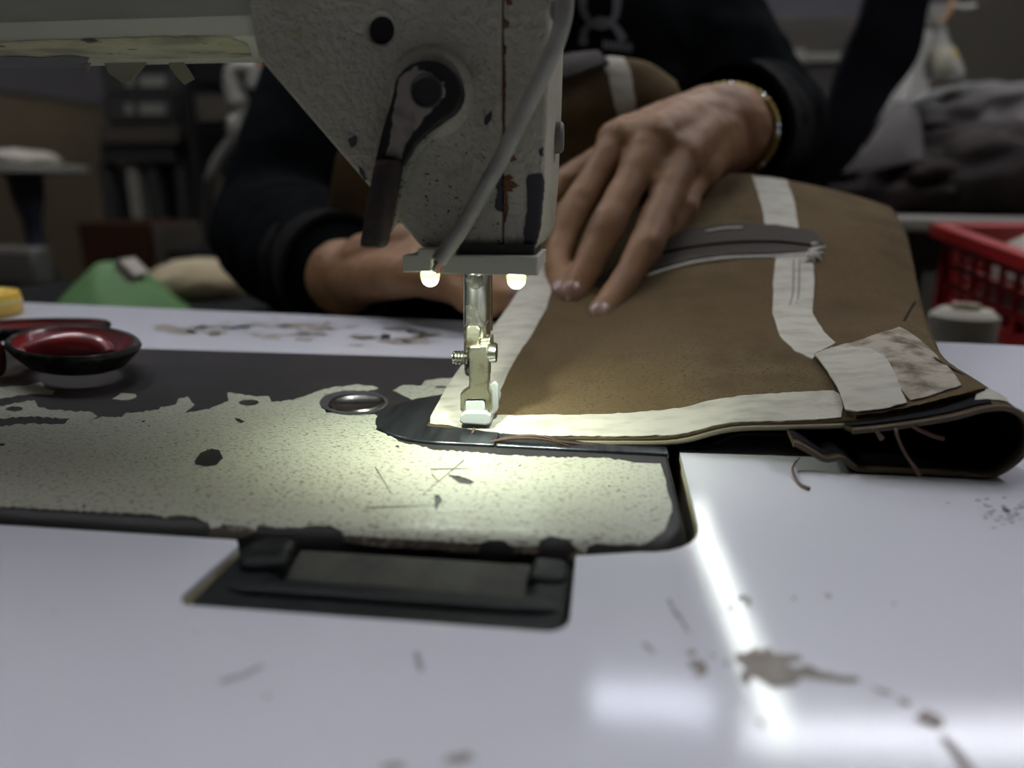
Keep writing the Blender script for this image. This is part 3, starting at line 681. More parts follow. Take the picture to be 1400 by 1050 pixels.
main, mbv = cloth('main_panel', rows, LEATH, gt, .0013, 7, 8, .0007, 35)
# lower layer: folds under, lies on the table, wraps round on the right
def loop(y, sy, k):
    pts = [(1084,606),(1090,607),(1098,611),(1110,618),(1128,628),(1150,626),(1172,644),(1214,655),(1257,661),(1311,662),(1357,648),(1392,626),(1407,600),(1401,572),(1378,558),(1345,559),(1303,570),(1250,579),(1205,585),(1165,589)]
    return [W(px, py, y) for px, py in pts]
l0 = loop(.2010, 0, 0)
cx = Vector((.075, 0, 0))
def back(l, y, zs, dz, dx=0, sx=1):
    return [Vector((.065+(p.x-.065)*sx+dx, y+(p.y-.201), max(.0012, (dz+p.z*zs)*(1 if k < 15 else .80-.05*(k-15))))) for k, p in enumerate(l)]
l0 = [Vector((p.x, p.y, max(.0012, p.z))) for p in l0]
rows2 = [l0, back(l0, .225, 1.06, .0, .001, .99), back(l0, .26, 1.12, .001, -.001, .95), back(l0, .315, 1.15, .003, -.003, .89), back(l0, .36, 1.2, .006, -.004, .82)]
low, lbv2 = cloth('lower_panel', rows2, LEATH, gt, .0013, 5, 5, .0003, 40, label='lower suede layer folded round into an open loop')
tube('cut_edge', cr([p+Vector((0, -.0004, 0)) for p in l0], 5), .00085, mat('pale_cut_edge', (.115, .092, .066), .9, spec=.1), gt, 8)
tube('cut_edge', cr([p+Vector((0, -.0003, -.0006)) for p in rows[0]], 5), .0008, mat('beige_cut_edge', (.20, .175, .125), .9, spec=.1, bump=(900, .5, .0003)), gt, 8)
# dark inner face of the loop
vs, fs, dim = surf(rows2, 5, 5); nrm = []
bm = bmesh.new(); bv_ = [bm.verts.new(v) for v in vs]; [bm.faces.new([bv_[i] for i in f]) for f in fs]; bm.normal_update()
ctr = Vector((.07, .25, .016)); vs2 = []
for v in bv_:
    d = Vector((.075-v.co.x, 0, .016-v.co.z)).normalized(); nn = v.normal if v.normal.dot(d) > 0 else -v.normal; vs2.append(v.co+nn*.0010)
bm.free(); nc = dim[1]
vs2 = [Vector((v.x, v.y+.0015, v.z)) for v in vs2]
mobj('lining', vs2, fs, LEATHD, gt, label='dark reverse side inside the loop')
# bottom layer under the seam, lying on the plate
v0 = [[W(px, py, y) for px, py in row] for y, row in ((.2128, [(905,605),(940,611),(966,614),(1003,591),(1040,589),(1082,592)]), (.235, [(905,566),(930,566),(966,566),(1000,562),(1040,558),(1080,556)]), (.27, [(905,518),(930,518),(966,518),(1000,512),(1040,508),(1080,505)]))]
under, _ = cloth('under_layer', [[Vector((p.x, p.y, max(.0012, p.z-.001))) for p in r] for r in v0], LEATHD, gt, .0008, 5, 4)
def strip(poly, nm='tape_strip', m=TAPE, off=.0011, th=.0006, jg=.7, seed=1, bv=None, label=None, step=12):
    return drape(nm, [jag(poly, 7, jg, seed)], bv or mbv, m, gt, off, th, [], step, label=label)
strip([(581,583),(596,557),(610,534),(622,512),(650,480),(672,448),(694,417),(716,387),(738,345),(768,352),(762,372),(755,396),(747,424),(729,457),(706,491),(694,515),(683,540),(678,560),(676,571),(668,594),(645,591),(612,585)], label='white tape along the left edge')
strip([(660,572),(720,571.5),(800,571),(860,569),(900,565.5),(936,561),(970,552),(1018,545),(1078,541),(1139,538),(1150,545),(1152,560),(1150,575),(1090,579.5),(1000,582),(975,590),(927,599),(840,601),(760,600),(690,597),(655,592)], off=.0012, seed=4, label='white tape along the front edge')
strip([(1028,243),(1054,245),(1075,249),(1086,280),(1091,314),(1070,312),(1046,311),(1040,280)], seed=3, label='white tape on the ridge')
strip([(1061,351),(1086,352),(1111,354),(1113,390),(1110,431),(1126,457),(1142,472),(1117,487),(1111,494),(1086,483),(1066,463),(1056,431),(1057,390)], seed=6, label='white tape with stitched ridges')
for a in ((1085,1077), (1093,1087)):
    q = [(a[0],356),(a[0]-1,400),(a[1]+1,431),(a[1]+14,458),(a[1]+34,482)]
    pts = []
    for p in cr(q, 8):
        h = mbv.ray_cast(CAM, ray(*p))
        if h[0]: pts.append(h[0]+(CAM-h[0]).normalized()*.0016)
    if len(pts) > 2: tube('stitch_ridge', pts, .0006, mat('pale_stitch', (.16, .13, .105), .9), gt, 6)
# folded flap at the right
def lift(p):
    return .0003+.003*max(0, 1-((p.x-1232)**2+(p.y-458)**2)**.5/70)+.0010*max(0, 1-((p.x-1345)**2+(p.y-545)**2)**.5/90)
def fl(nm, poly, m, off, th, seed, label=None):
    return drape(nm, [jag(poly, 7, .8, seed)], mbv, m, gt, off, th, [], 9, label=label, disp=lift)
fl('flap', [(1117,489),(1150,483),(1190,472),(1222,458),(1236,456),(1258,468),(1290,500),(1318,524),(1349,545),(1318,554),(1262,564),(1210,572),(1170,576),(1152,560),(1148,540),(1134,515)], LEATH, .0018, .0013, 2, 'folded suede flap')
fl('fuzzy_tape', [(1114,492),(1150,481),(1180,476),(1205,470),(1225,466),(1250,478),(1270,492),(1290,510),(1306,530),(1314,541),(1280,550),(1245,558),(1228,540),(1218,518),(1190,500),(1160,495),(1130,500)], FUZZ, .0024, .0005, 7, 'fuzzy worn pale tape')
fl('flap_tape', [(1112,494),(1135,486),(1165,484),(1190,490),(1212,505),(1224,525),(1232,545),(1240,562),(1210,570),(1172,574),(1155,571),(1148,548),(1138,530),(1126,512)], TAPE, .0026, .0005, 8, 'white tape on the flap')
drape('upper_tape', [jag([(1338,541),(1358,534),(1376,538),(1392,549),(1398,560),(1380,554),(1350,551),(1335,552)], 6, .6, 3)], lbv2, TAPE, gt, .0012, .0005, [], 6)
q = [(1232,455),(1236,440),(1244,425),(1252,412)]                 # dark thread painting the shade in the flap's fold line
pts = [mbv.ray_cast(CAM, ray(*p)) for p in cr(q, 5)]; pts = [h[0]+(CAM-h[0]).normalized()*.0009 for h in pts if h[0]]
if len(pts) > 2: tube('crease_shade', pts, [.0002]+[.0006]*(len(pts)-2)+[.0002], LEATHD, gt, 6)
# raised dark seam strip
def bulge(p): return .0035
so = drape('seam_strip', [jag([(815,392),(838,372),(880,348),(910,330),(945,318),(1000,311),(1060,313),(1112,322),(1124,338),(1108,350),(1060,352),(1000,354),(950,360),(905,371),(860,386),(830,398)], 8, .6, 3)], mbv, SEAM, gt, .0026, .0026, [], 10, label='dark raised seam strip')
sbv = bvh_of(so)
def thr(nm, q, r, m, off=.0008, bv=None, sub=7, seg=6):
    pts = []
    for p in cr(q, sub):
        h = (bv or sbv).ray_cast(CAM, ray(p[0], p[1]))
        if h[0] is None: h = mbv.ray_cast(CAM, ray(p[0], p[1]))
        if h[0]: pts.append(h[0]+(CAM-h[0]).normalized()*off)
    if len(pts) > 2: return tube(nm, pts, r, m, gt, seg)
thr('white_edge', [(835,394),(870,382),(905,370),(950,358),(1000,352),(1060,350),(1108,347)], .0009, WTHREAD)
thr('seam_line', [(880,352),(940,338),(1000,331),(1060,330),(1110,335)], .0005, LEATHD)
thr('white_edge', [(965,316),(990,312),(1015,311)], .0005, WTHREAD)
for k, q in enumerate(([(1104,346),(1114,341),(1128,337)], [(1104,347),(1118,350),(1124,358)], [(1100,345),(1112,334),(1119,333)], [(1106,348),(1116,346),(1126,345)], [(1102,348),(1110,352),(1115,360)])):
    pts = [W(px, py, .372-.004*(i)) for i, (px, py) in enumerate(q)]
    h = mbv.ray_cast(CAM, ray(*q[1])); yy = h[0].y-.006 if h[0] else .37
    tube('frayed_end', [W(px, py, yy) for px, py in q], [.0014, .0010, .0003], WTHREAD, gt, 6, 4)
# copper thread at the seam and loose thread ends
tube('copper_thread', [W(px, py, y) for px, py, y in ((648,586,.2158),(646,592,.2142),(644,597,.2140),(660,607,.2085),(676,603,.2080),(700,598,.2075),(722,596.5,.2070),(745,598,.2072),(765,604,.2075),(800,608,.2090),(850,612,.211))], .00045, COPPER, gt, 8, 6)
tube('copper_thread', [W(px, py, y) for px, py, y in ((660,608,.2082),(690,601,.2070),(720,599,.2065),(750,602,.2068),(790,612,.208),(840,615,.210))], .00035, COPPER, gt, 8, 6)
for q in ([(1246,583),(1262,590),(1278,597),(1290,600)], ):
    tube('loose_thread', [W(px, py, .1995) for px, py in q], [.0004, .0005, .0006, .0007], COPPER, gt, 7, 4)
tube('loose_thread', [W(px, py, .1985) for px, py in ((1225,586),(1228,600),(1240,624),(1252,640),(1258,651))], [.0004, .0004, .0004, .0005, .0007], THREAD, gt, 7, 4)
tube('loose_thread', [W(px, py, .1995) for px, py in ((1193,585),(1200,592),(1206,600))], [.0003, .0005, .0008], THREAD, gt, 7, 4)
tube('loose_thread', [Zp(px, py, z) for px, py, z in ((1094,625,.004),(1084,638,.0012),(1086,650,.0006),(1094,662,.0005),(1106,668,.0006))], [.0002, .0003, .0004, .0004, .0006], THREAD, gt, 7, 4)
# upper part held up in front of the sewer
rows3 = [
    R_(.500, (440,330),(500,345),(560,350),(640,340),(700,320),(745,300),(790,285),(840,270),(890,255),(930,240)),
    R_(.505, (450,270),(505,270),(560,260),(640,245),(700,240),(745,230),(800,215),(850,205),(895,195),(938,180)),
    R_(.500, (460,215),(510,200),(565,190),(640,170),(700,165),(745,160),(800,150),(845,145),(890,140),(936,138)),
    R_(.510, (480,190),(520,170),(570,150),(640,120),(700,105),(750,98),(800,88),(845,84),(885,92),(925,118)),
    R_(.530, (482,184),(522,164),(572,142),(642,112),(702,95),(752,86),(802,79),(847,76),(887,84),(925,112)),
    R_(.550, (485,190),(525,170),(575,150),(645,120),(705,100),(755,92),(805,86),(850,84),(890,92),(928,122)),
]
upo, ubv = cloth('raised_panel', rows3, LEATH, gt, .0013, 6, 6, .003, 18, label='part of the suede held up in front of the sewer')
drape('tape_strip', [jag([(817,82),(836,79),(852,81),(862,100),(869,140),(868,165),(846,168),(838,135),(832,105)], 7, .6, 3)], ubv, TAPE, gt, .0012, .0006, [], 8)
drape('back_fold', [jag([(742,70),(765,64),(800,68),(818,80),(832,92),(800,102),(770,112),(742,116)], 8, .8, 3)], ubv, mat('dark_brown_suede', (.018, .013, .010), .85, bump=(60, .2, .002)), gt, .005, .003, [], 10)

# ------------------------------------------------------------------ the person sewing
ps = thing('person', (-.07, .86, FL), 'person in black jacket with gold bracelet, guiding the brown suede with both hands', 'person')
SR, SL = Vector((-.235, .80, .30)), Vector((.050, .83, .265))
ER, EL = W(378, 318, .66), W(1050, 182, .72)
WR, WL = W(468, 378, .475), W(985, 178, .492)
spine = [Vector((-.075, .90, -.20)), Vector((-.075, .89, -.05)), Vector((-.075, .86, .12)), Vector((-.080, .83, .22)), Vector((-.085, .81, .32))]
neck, headc = Vector((-.085, .78, .385)), Vector((-.085, .725, .495))
body = [capsv(spine, [.115, .115, .125, .125, .07]), capsv([spine[4], neck, headc-Vector((0, 0, .04))], [.065, .055, .06]),
        sph(headc, (.074, .095, .112)), sph(headc+Vector((0, -.03, -.06)), (.055, .062, .055)), sph(headc+Vector((0, -.098, -.022)), (.014, .018, .022)),
        sph(headc+Vector((.075, .005, -.012)), (.012, .02, .032)), sph(headc+Vector((-.075, .005, -.012)), (.012, .02, .032)),
        capsv([SR, ER, WR], [.048, .040, .027]), capsv([SL, EL, WL], [.048, .040, .029])]
for s in (-1, 1):
    h = Vector((-.075+s*.09, .88, -.20)); k = Vector((-.075+s*.13, .47, -.17)); f_ = Vector((-.075+s*.13, .50, FL+.09))
    body.append(capsv([h, k, f_], [.085, .062, .042])); body.append(capsv([f_+Vector((0, .01, -.04)), f_+Vector((0, -.15, -.055))], [.034, .028]))
    body.append(capsv([Vector((-.085, .83, .27)), SR if s < 0 else SL], [.08, .055]))
remesh('body', join(*body), .007, SKIN, ps, 5, label='brown skin')
def pl(*a): return [W(px, py, y) for px, py, y in a]
hand = []
# left hand (right in the picture), back of the hand up, fingers reaching down to the suede
kn = pl((846,194,.425), (892,190,.416), (930,216,.418), (953,236,.432))       # knuckles index to little
pipj = pl((779,298,.392), (829,310,.376), (883,338,.366), (934,287,.405))
dipj = pl((763,356,.374), (802,366,.362), (850,392,.350), (915,318,.395))
tips = pl((767,398,.358), (781,402,.352), (821,429,.336), (898,342,.388))
for k in range(4):
    w_ = WL+(kn[k]-WL)*.12+Vector((0, 0, .004*(1.5-k)))
    hand.append(capsv([w_, WL+(kn[k]-WL)*.55+Vector((0, 0, .004)), kn[k]], [.0215, .0165, .0125]))
    sc = (1, 1, .97, .86)[k]
    hand.append(capsv([kn[k], kn[k]+(pipj[k]-kn[k])*.5, pipj[k], pipj[k]+(dipj[k]-pipj[k])*.5, dipj[k], tips[k]], [r*sc for r in (.0112, .0086, .0093, .0078, .0077, .0068)]))
for a, b in zip(kn, kn[1:]): hand.append(capsv([WL+(a-WL)*.5, WL+(b-WL)*.5], [.017, .017])); hand.append(capsv([a, b], [.0105, .0105]))
th = pl((950,195,.465), (880,215,.452), (815,232,.447), (772,258,.440), (748,282,.432))
hand.append(capsv(th, [.020, .016, .0125, .0115, .0085]))
hand.append(capsv([WL, EL*.45+WL*.55], [.0275, .034])); hand.append(sph(WL, (.031, .026, .024)))
remesh('left_hand', join(*hand), .0016, SKIN, ps, 5, lambda v: .0006*noise.noise(v*140), label='brown left hand with bent fingers')
# right hand behind the machine, fingers on the cloth edge
h2 = []
kn2 = pl((585,346,.425), (582,356,.418), (574,367,.412), (562,377,.408)); pj2 = pl((640,355,.405), (650,366,.395), (646,379,.390), (622,390,.392))
dj2 = pl((672,380,.395), (684,388,.382), (676,400,.376), (650,412,.378)); tp2 = pl((694,392,.388), (712,396,.375), (700,407,.370), (670,416,.373))
for k in range(4):
    h2.append(capsv([WR+(kn2[k]-WR)*.1, WR+(kn2[k]-WR)*.55, kn2[k]], [.021, .016, .0125]))
    h2.append(capsv([kn2[k], pj2[k], dj2[k], tp2[k]], [.0115, .0102, .0088, .0076]))
for a, b in zip(kn2, kn2[1:]): h2.append(capsv([WR+(a-WR)*.5, WR+(b-WR)*.5], [.016, .016]))
h2.append(capsv(pl((500,358,.455), (560,334,.440), (612,338,.425), (650,350,.412)), [.018, .0145, .0118, .009]))
h2.append(capsv([WR, ER*.4+WR*.6], [.026, .033]))
remesh('right_hand', join(*h2), .0018, SKIN, ps, 5, lambda v: .0006*noise.noise(v*140), label='brown right hand behind the needle')
for a, b in list(zip(dipj, tips))[:3]+list(zip(dj2, tp2))[:3]+[(th[3], th[4])]:
    d = (b-a).normalized(); c = b+(CAM-b).normalized()*.0052+Vector((0, 0, .001)); z = Vector((0, 0, 1)); n_ = (CAM-b).normalized()
    x = d.cross(n_).normalized(); M = Matrix((x, d, d.cross(x).normalized()*-1)).transposed()
    v, f = sph(c, (.0052, .0066, .0026), 12, 8, M); mobj('fingernail', v, f, NAIL, ps)
v, f = sph(headc+Vector((0, .012, .022)), (.081, .098, .105), 22, 14); v = [p+Vector((0, 0, 0)) for p in v]
keep = [i for i, p in enumerate(v) if not (p.y < headc.y-.045 and p.z < headc.z+.055) and p.z > headc.z-.07]; ks = set(keep); ix = {i: k for k, i in enumerate(keep)}
mobj('hair', [v[i] for i in keep], [tuple(ix[i] for i in q) for q in f if all(i in ks for i in q)], HAIR, ps)
for s in (-1, 1):
    v, f = sph(headc+Vector((s*.030, -.083, .006)), (.013, .010, .008)); mobj('eye', v, f, mat('eye_white', (.5, .48, .45), .3), ps)
    v, f = sph(headc+Vector((s*.030, -.092, .003)), (.005, .003, .005)); mobj('iris', v, f, HAIR, ps)
    v, f = tubev(cr([headc+Vector((s*.014, -.090, .024)), headc+Vector((s*.030, -.092, .029)), headc+Vector((s*.046, -.080, .024))], 4), .003, 6); mobj('eyebrow', v, f, HAIR, ps)
v, f = tubev(cr([headc+Vector((-.022, -.084, -.062)), headc+Vector((0, -.092, -.060)), headc+Vector((.022, -.084, -.062))], 4), .0045, 8); mobj('lips', v, f, NAIL, ps)
# jacket, sleeves
jk = [capsv(spine[:4], [.150, .150, .165, .165]), capsv([spine[3], spine[4]+Vector((0, 0, .03))], [.16, .075]), sph(Vector((-.075, .79, .13)), (.20, .125, .21)), sph(Vector((-.075, .80, -.02)), (.19, .14, .18))]
cR = WR+(ER-WR)*.13; cL = WL+(EL-WL)*.22
jk += [capsv([SR+Vector((.03, 0, 0)), SR+(ER-SR)*.5, ER, ER+(WR-ER)*.45, cR], [.075, .064, .059, .054, .043]), capsv([SL+Vector((-.03, 0, 0)), SL+(EL-SL)*.5, EL, EL+(WL-EL)*.45, cL], [.075, .062, .056, .049, .042])]
jk += [capsv([Vector((-.085, .83, .26)), SR], [.10, .072]), capsv([Vector((-.085, .83, .26)), SL], [.10, .070])]
def fold(v): return .006*noise.noise(Vector((v.x*14, v.y*14, v.z*22)))+.003*noise.noise(v*45)
jo = remesh('jacket', join(*jk), .007, JACK, ps, 6, fold, label='black jacket')
def cuff(c, d, r, l, nm):
    d = d.normalized(); u = d.cross(Vector((0, 0, 1))).normalized(); w = d.cross(u); vs, fs = [], []; K = 22
    pr = [(0, r*.94), (.0, r*1.03), (l*.3, r*1.06), (l*.36, r*1.02), (l*.62, r*1.12), (l*.7, r*1.08), (l, r*1.16)]
    for t, rr_ in pr:
        for k in range(K):
            a = 2*math.pi*k/K; q = rr_*(1+.03*math.sin(3*a+t*90)); vs.append(c+d*t+(u*math.cos(a)+w*math.sin(a))*q)
    for i in range(len(pr)-1):
        for k in range(K): fs.append((i*K+k, i*K+(k+1) % K, (i+1)*K+(k+1) % K, (i+1)*K+k))
    return mobj(nm, vs, fs, CUFF, ps, auto=60)
cuff(cL-(EL-WL).normalized()*.030, EL-WL, .041, .085, 'sleeve_cuff'); cuff(cR-(ER-WR).normalized()*.022, ER-WR, .040, .07, 'sleeve_cuff')
tr = []
for s in (-1, 1):
    h = Vector((-.075+s*.09, .88, -.20)); k = Vector((-.075+s*.13, .47, -.17)); f_ = Vector((-.075+s*.13, .50, FL+.11))
    tr.append(capsv([h, k, f_], [.105, .078, .062]))
    sf = Vector((-.075+s*.13, .50, FL+.052))
    remesh('shoe', join(capsv([sf+Vector((0, .03, 0)), sf+Vector((0, -.17, -.010))], [.050, .040]), sph(sf+Vector((0, -.07, -.035)), (.045, .14, .016))), .006, SHOE, ps, 4)
tr.append(sph(Vector((-.075, .89, -.20)), (.175, .14, .09)))
remesh('trousers', join(*tr), .009, TROU, ps, 5)
jbv = bvh_of(jo)
# two interlocking arcs printed on the chest
for k, q in enumerate(([(796,-6),(797,14),(806,30),(818,37),(830,34),(841,20),(843,-4)], [(797,62),(798,44),(806,35),(818,28),(831,31),(842,40),(852,56)])):
    q = cr(q, 7); lft, rgt = [], []
    for i in range(len(q)):
        a = Vector(q[max(0, i-1)]); b = Vector(q[min(len(q)-1, i+1)]); d = (b-a).normalized(); nn = Vector((-d.y, d.x)); w_ = 6.0-2.0*math.sin(math.pi*i/(len(q)-1))
        lft.append(Vector(q[i])+nn*w_); rgt.append(Vector(q[i])-nn*w_)
    drape('chest_emblem', [lft+rgt[::-1]], jbv, LOGO, ps, .0012+.0003*k, 0, [], 9)
for k in range(7):
    x = 824+6*k; drape('chest_emblem', [[(x, 56+k*.7), (x+4, 56+k*.7), (x+4, 68+k*.7), (x, 68+k*.7)]], jbv, LOGO, ps, .0015, 0, [], None)
# bracelet of links round the left wrist
ax = (EL-WL).normalized(); bc = WL+ax*.014+Vector((0, 0, -.002)); u = ax.cross(Vector((0, 0, 1))).normalized(); w_ = ax.cross(u)
ba = tag(mobj('bracelet', *tubev([bc+(u*math.cos(a*math.pi/20)*.0318+w_*math.sin(a*math.pi/20)*.0288) for a in range(41)], 0.0013, 8, False), GOLD, ps), 'gold bracelet')
for k in range(46):
    a = 2*math.pi*k/46; v, f = sph(bc+(u*math.cos(a)*.0322+w_*math.sin(a)*.0292), (.0021, .0021, .0021), 8, 6); mobj('link', v, f, GOLD if k % 5 else SILV, ba)
# stool
st = thing('stool', (-.075, .93, FL), 'plain wooden stool under the seated person', 'stool')
box('seat', (-.255, .76, -.345), (.105, 1.08, -.316), WOODB, st, .004)
for x in (-.235, .085):
    for y in (.78, 1.06): box('leg', (x-.018, y-.018, FL), (x+.018, y+.018, -.338), WOODB, st, .002)
for y in (.78, 1.06): box('rung', (-.217, y-.01, FL+.16), (.067, y+.01, FL+.19), WOODB, st)

# ------------------------------------------------------------------ things on the machine bed and table, left
sc = thing('scissors', Zp(60, 480, BT), 'big scissors with red lined black handle loops lying on the machine bed', 'scissors')
def loopv(c, U, V, z0, z1, wall, flare, n=44):
    """oval finger loop: outer wall flaring upwards, rounded rim, inner lining"""
    def ring(s, z, ins): return [Vector((c.x, c.y, z))+U*(s-ins/U.length)*math.cos(2*math.pi*k/n)+V*(s-ins/V.length)*math.sin(2*math.pi*k/n) for k in range(n)]
    out = [ring(flare, z0, wall*.6), ring(flare*1.01, z0+.0008, .0003), ring((1+flare)/2+.03, (z0+z1)/2, 0), ring(1, z1-.002, 0), ring(1, z1-.0006, wall*.18), ring(1, z1, wall*.45), ring(1, z1-.0006, wall*.85)]
    inn = [ring(1, z1-.0006, wall*.85), ring(.98, z1-.003, wall*1.0), ring((1+flare)/2, (z0+z1)/2, wall*1.05), ring(flare, z0, wall)]
    def fc(rs): return [p for r in rs for p in r], [(i*n+k, i*n+(k+1) % n, (i+1)*n+(k+1) % n, (i+1)*n+k) for i in range(len(rs)-1) for k in range(n)]
    return fc(out), fc(inn)
def axes(z, l, r, b, f):
    l, r, b, f = [Zp(*p, z) for p in (l, r, b, f)]; return (l+r+b+f)/4, (r-l)/2, (b-f)/2
c1, U1, V1 = axes(.0155, (4, 466), (194, 464), (98, 443), (98, 486)); o_, i_ = loopv(c1, U1, V1, .0056, .0155, .0036, .76)
hb = mobj('handle', *o_, SBLK, sc, auto=60, label='black outer handle loop'); mobj('lining', *i_, REDS, hb, auto=60, label='red lining')
c2, U2, V2 = axes(.0135, (-70, 448), (146, 441), (55, 432), (55, 447)); o_, i_ = loopv(c2, U2, V2, .0070, .0135, .0030, .88)
hb2 = mobj('handle', *o_, SBLK, sc, auto=60, label='black outer handle loop'); mobj('lining', *i_, REDS, hb2, auto=60, label='red lining')
tube('shank', [c1+Vector((-.024, -.012, -.006)), c1+Vector((-.045, -.020, -.006)), c1+Vector((-.07, -.022, -.006)), c1+Vector((-.115, -.018, -.0085))], [.0074, .0074, .006, .0045], REDS, sc, 14, 5)
tube('shank', [c2+Vector((-.040, -.006, -.003)), c2+Vector((-.06, -.014, -.004)), c2+Vector((-.10, -.036, -.007))], [.0075, .0075, .005], SBLK, sc, 14, 5)
tube('inner_rib', [c1+Vector((-.027, .002, -.008)), c1+Vector((-.014, .010, -.0055)), c1+Vector((.0, .013, -.006)), c1+Vector((.008, .010, -.009))], [.004, .006, .0055, .003], REDS, sc, 12, 5, label='worn glossy red grip')
for k, (dy, dz, a) in enumerate(((0, 0, .02), (.003, .0018, -.05))):
    p0 = c1+Vector((-.095, -.020+dy, -.0125+dz)); d = Vector((-math.cos(a), math.sin(a), 0)); s = Vector((-d.y, d.x, 0)); L_ = .125
    pr = [(0, .008, -.006), (.02, .010, -.008), (.06, .008, -.006), (.10, .004, -.004), (L_, .0, -.001)]
    vs = []
    for z in (0, .0017):
        vs += [p0+d*t+s*a_+Vector((0, 0, z)) for t, a_, b_ in pr]+[p0+d*t+s*b_+Vector((0, 0, z)) for t, a_, b_ in reversed(pr)]
    n = 10; mobj('blade', vs, [tuple(range(n)), tuple(range(2*n-1, n-1, -1))]+[(i, (i+1) % n, n+(i+1) % n, n+i) for i in range(n)], STEEL, sc, smooth=False)
lathe('pivot_screw', c1+Vector((-.112, -.018, -.0085)), [(.005, -.003), (.005, .001), (.0035, .002), (.0001, .002)], STEEL, sc, 18)
yc = Zp(-32, 432, 0); yr = (Zp(23, 432, 0)-yc).length
yo = thing('tape_dispenser_disc', Vector((yc.x, yc.y, 0)), 'round yellow plastic disc with dark marks at the left of the far table strip', 'disc')
hz = W(0, 400, yc.y).z
lathe('disc', (yc.x, yc.y, 0), [(yr*.90, 0), (yr*.96, .0008), (yr, .003), (yr, hz-.003), (yr*.97, hz-.0008), (yr*.90, hz), (yr*.25, hz), (yr*.2, hz-.001)], YEL, yo, 40)
lathe('groove', (yc.x, yc.y, 0), [(yr*1.004, hz*.52), (yr*1.012, hz*.55), (yr*1.012, hz*.66), (yr*1.004, hz*.69)], mat('pale_yellow', (.55, .47, .2), .6), yo, 40)
for a in range(0, 360, 30):
    v, f = boxv((-.0015, -.0008, 0), (.0015, .0008, .0004)); M = Matrix.Rotation(math.radians(a+8), 3, 'Z')
    mobj('dark_mark', [M @ (Vector(p)+Vector((yr*.84, 0, 0)))+Vector((yc.x, yc.y, hz-.0001)) for p in v], f, BLACKW, yo, smooth=False)

# ------------------------------------------------------------------ behind the table, left
def crumple(name, c, r, m, seed, amp=.35, freq=3.0, parent=None, label=None, cat=None, group=None, flat=.0, seg=48, rings=28):
    """a heap of cloth: folded, ridged lump resting on its base"""
    v, f = sph((0, 0, 0), 1, seg, rings); o = Vector((seed*3.1, seed*1.7, seed*.9)); vs = []
    for p in v:
        d = noise.noise(p*freq*.5+o)*.6+(1-2*abs(noise.noise(p*freq+o)))*.4+.18*(1-2*abs(noise.noise(p*freq*2.3+o)))
        q = p*(1+amp*d); q.z = max(q.z, -.55); vs.append(Vector((q.x*r[0], q.y*r[1], (q.z+.55)*r[2]))+Vector(c))
    x = mobj(name, vs, f, m, parent, auto=80)
    if label: tag(x, label, cat, group)
    return x
BN = thing('side_bench', (-.65, 1.0, FL), 'dark low bench behind the table, left of the seated person', 'bench')
BZ = -.085
box('bench_top', (-.95, .79, BZ-.03), (-.46, 1.16, BZ), DGREY, BN, .004)
for x in (-.92, -.49):
    for y in (.82, 1.13): box('leg', (x-.02, y-.02, FL), (x+.02, y+.02, BZ-.03), DGREY, BN)
# green bag: a soft peaked sack
pg = [W(px, py, .88) for px, py in ((112,425),(140,385),(150,362),(168,360),(188,372),(206,395),(226,425))]
vs, fs = [], []; K = 20; cx_ = W(170, 420, .88)
lv = [(0, 1.18), (.3, .95), (.55, .70), (.78, .47), (.93, .31), (.985, .2), (1.0, .06)]
hg = W(160, 358, .88).z-BZ; wg = (pg[-1].x-pg[0].x)/2
for t, s in lv:
    for k in range(K):
        a = 2*math.pi*k/K; q = s*(1+.10*math.sin(5*a+t*4)+.06*math.sin(9*a))
        vs.append(Vector((cx_.x+wg*1.05*q*math.cos(a)-.012*t, .88+.07*q*math.sin(a), BZ+hg*t)))
for i in range(len(lv)-1):
    for k in range(K): fs.append((i*K+k, i*K+(k+1) % K, (i+1)*K+(k+1) % K, (i+1)*K+k))
fs += [tuple(range(K)), tuple((len(lv)-1)*K+k for k in range(K))]
gb = thing('green_bag', (cx_.x, .88, BZ), 'peaked green cloth bag with a white strip behind the table', 'bag')
mobj('sack', vs, fs, GREEN, gb, auto=80)
a_, b_ = W(158, 360, .795), W(180, 382, .795); d = (b_-a_).normalized(); s = Vector((d.z, 0, -d.x))*.0065
v_ = [a_+s, b_+s, b_-s, a_-s]; mobj('white_strip', v_+[p+Vector((0, .03, 0)) for p in v_], [(0,1,2,3),(7,6,5,4),(0,4,5,1),(1,5,6,2),(2,6,7,3),(3,7,4,0)], WCLOTH, gb, smooth=False)
c = W(285, 425, 1.02)
hp_ = [(215,440),(212,395),(228,362),(255,354),(300,353),(318,370),(330,400),(345,440)]
crumple('beige_cloth_heap', (W(276,400,1.03).x, 1.03, BZ), (.068, .085, (W(276,352,1.03).z-BZ)/1.62), BEIGE, 5, .16, 2.0, None, 'beige cloth heap between the green bag and the black sleeve', 'cloth')
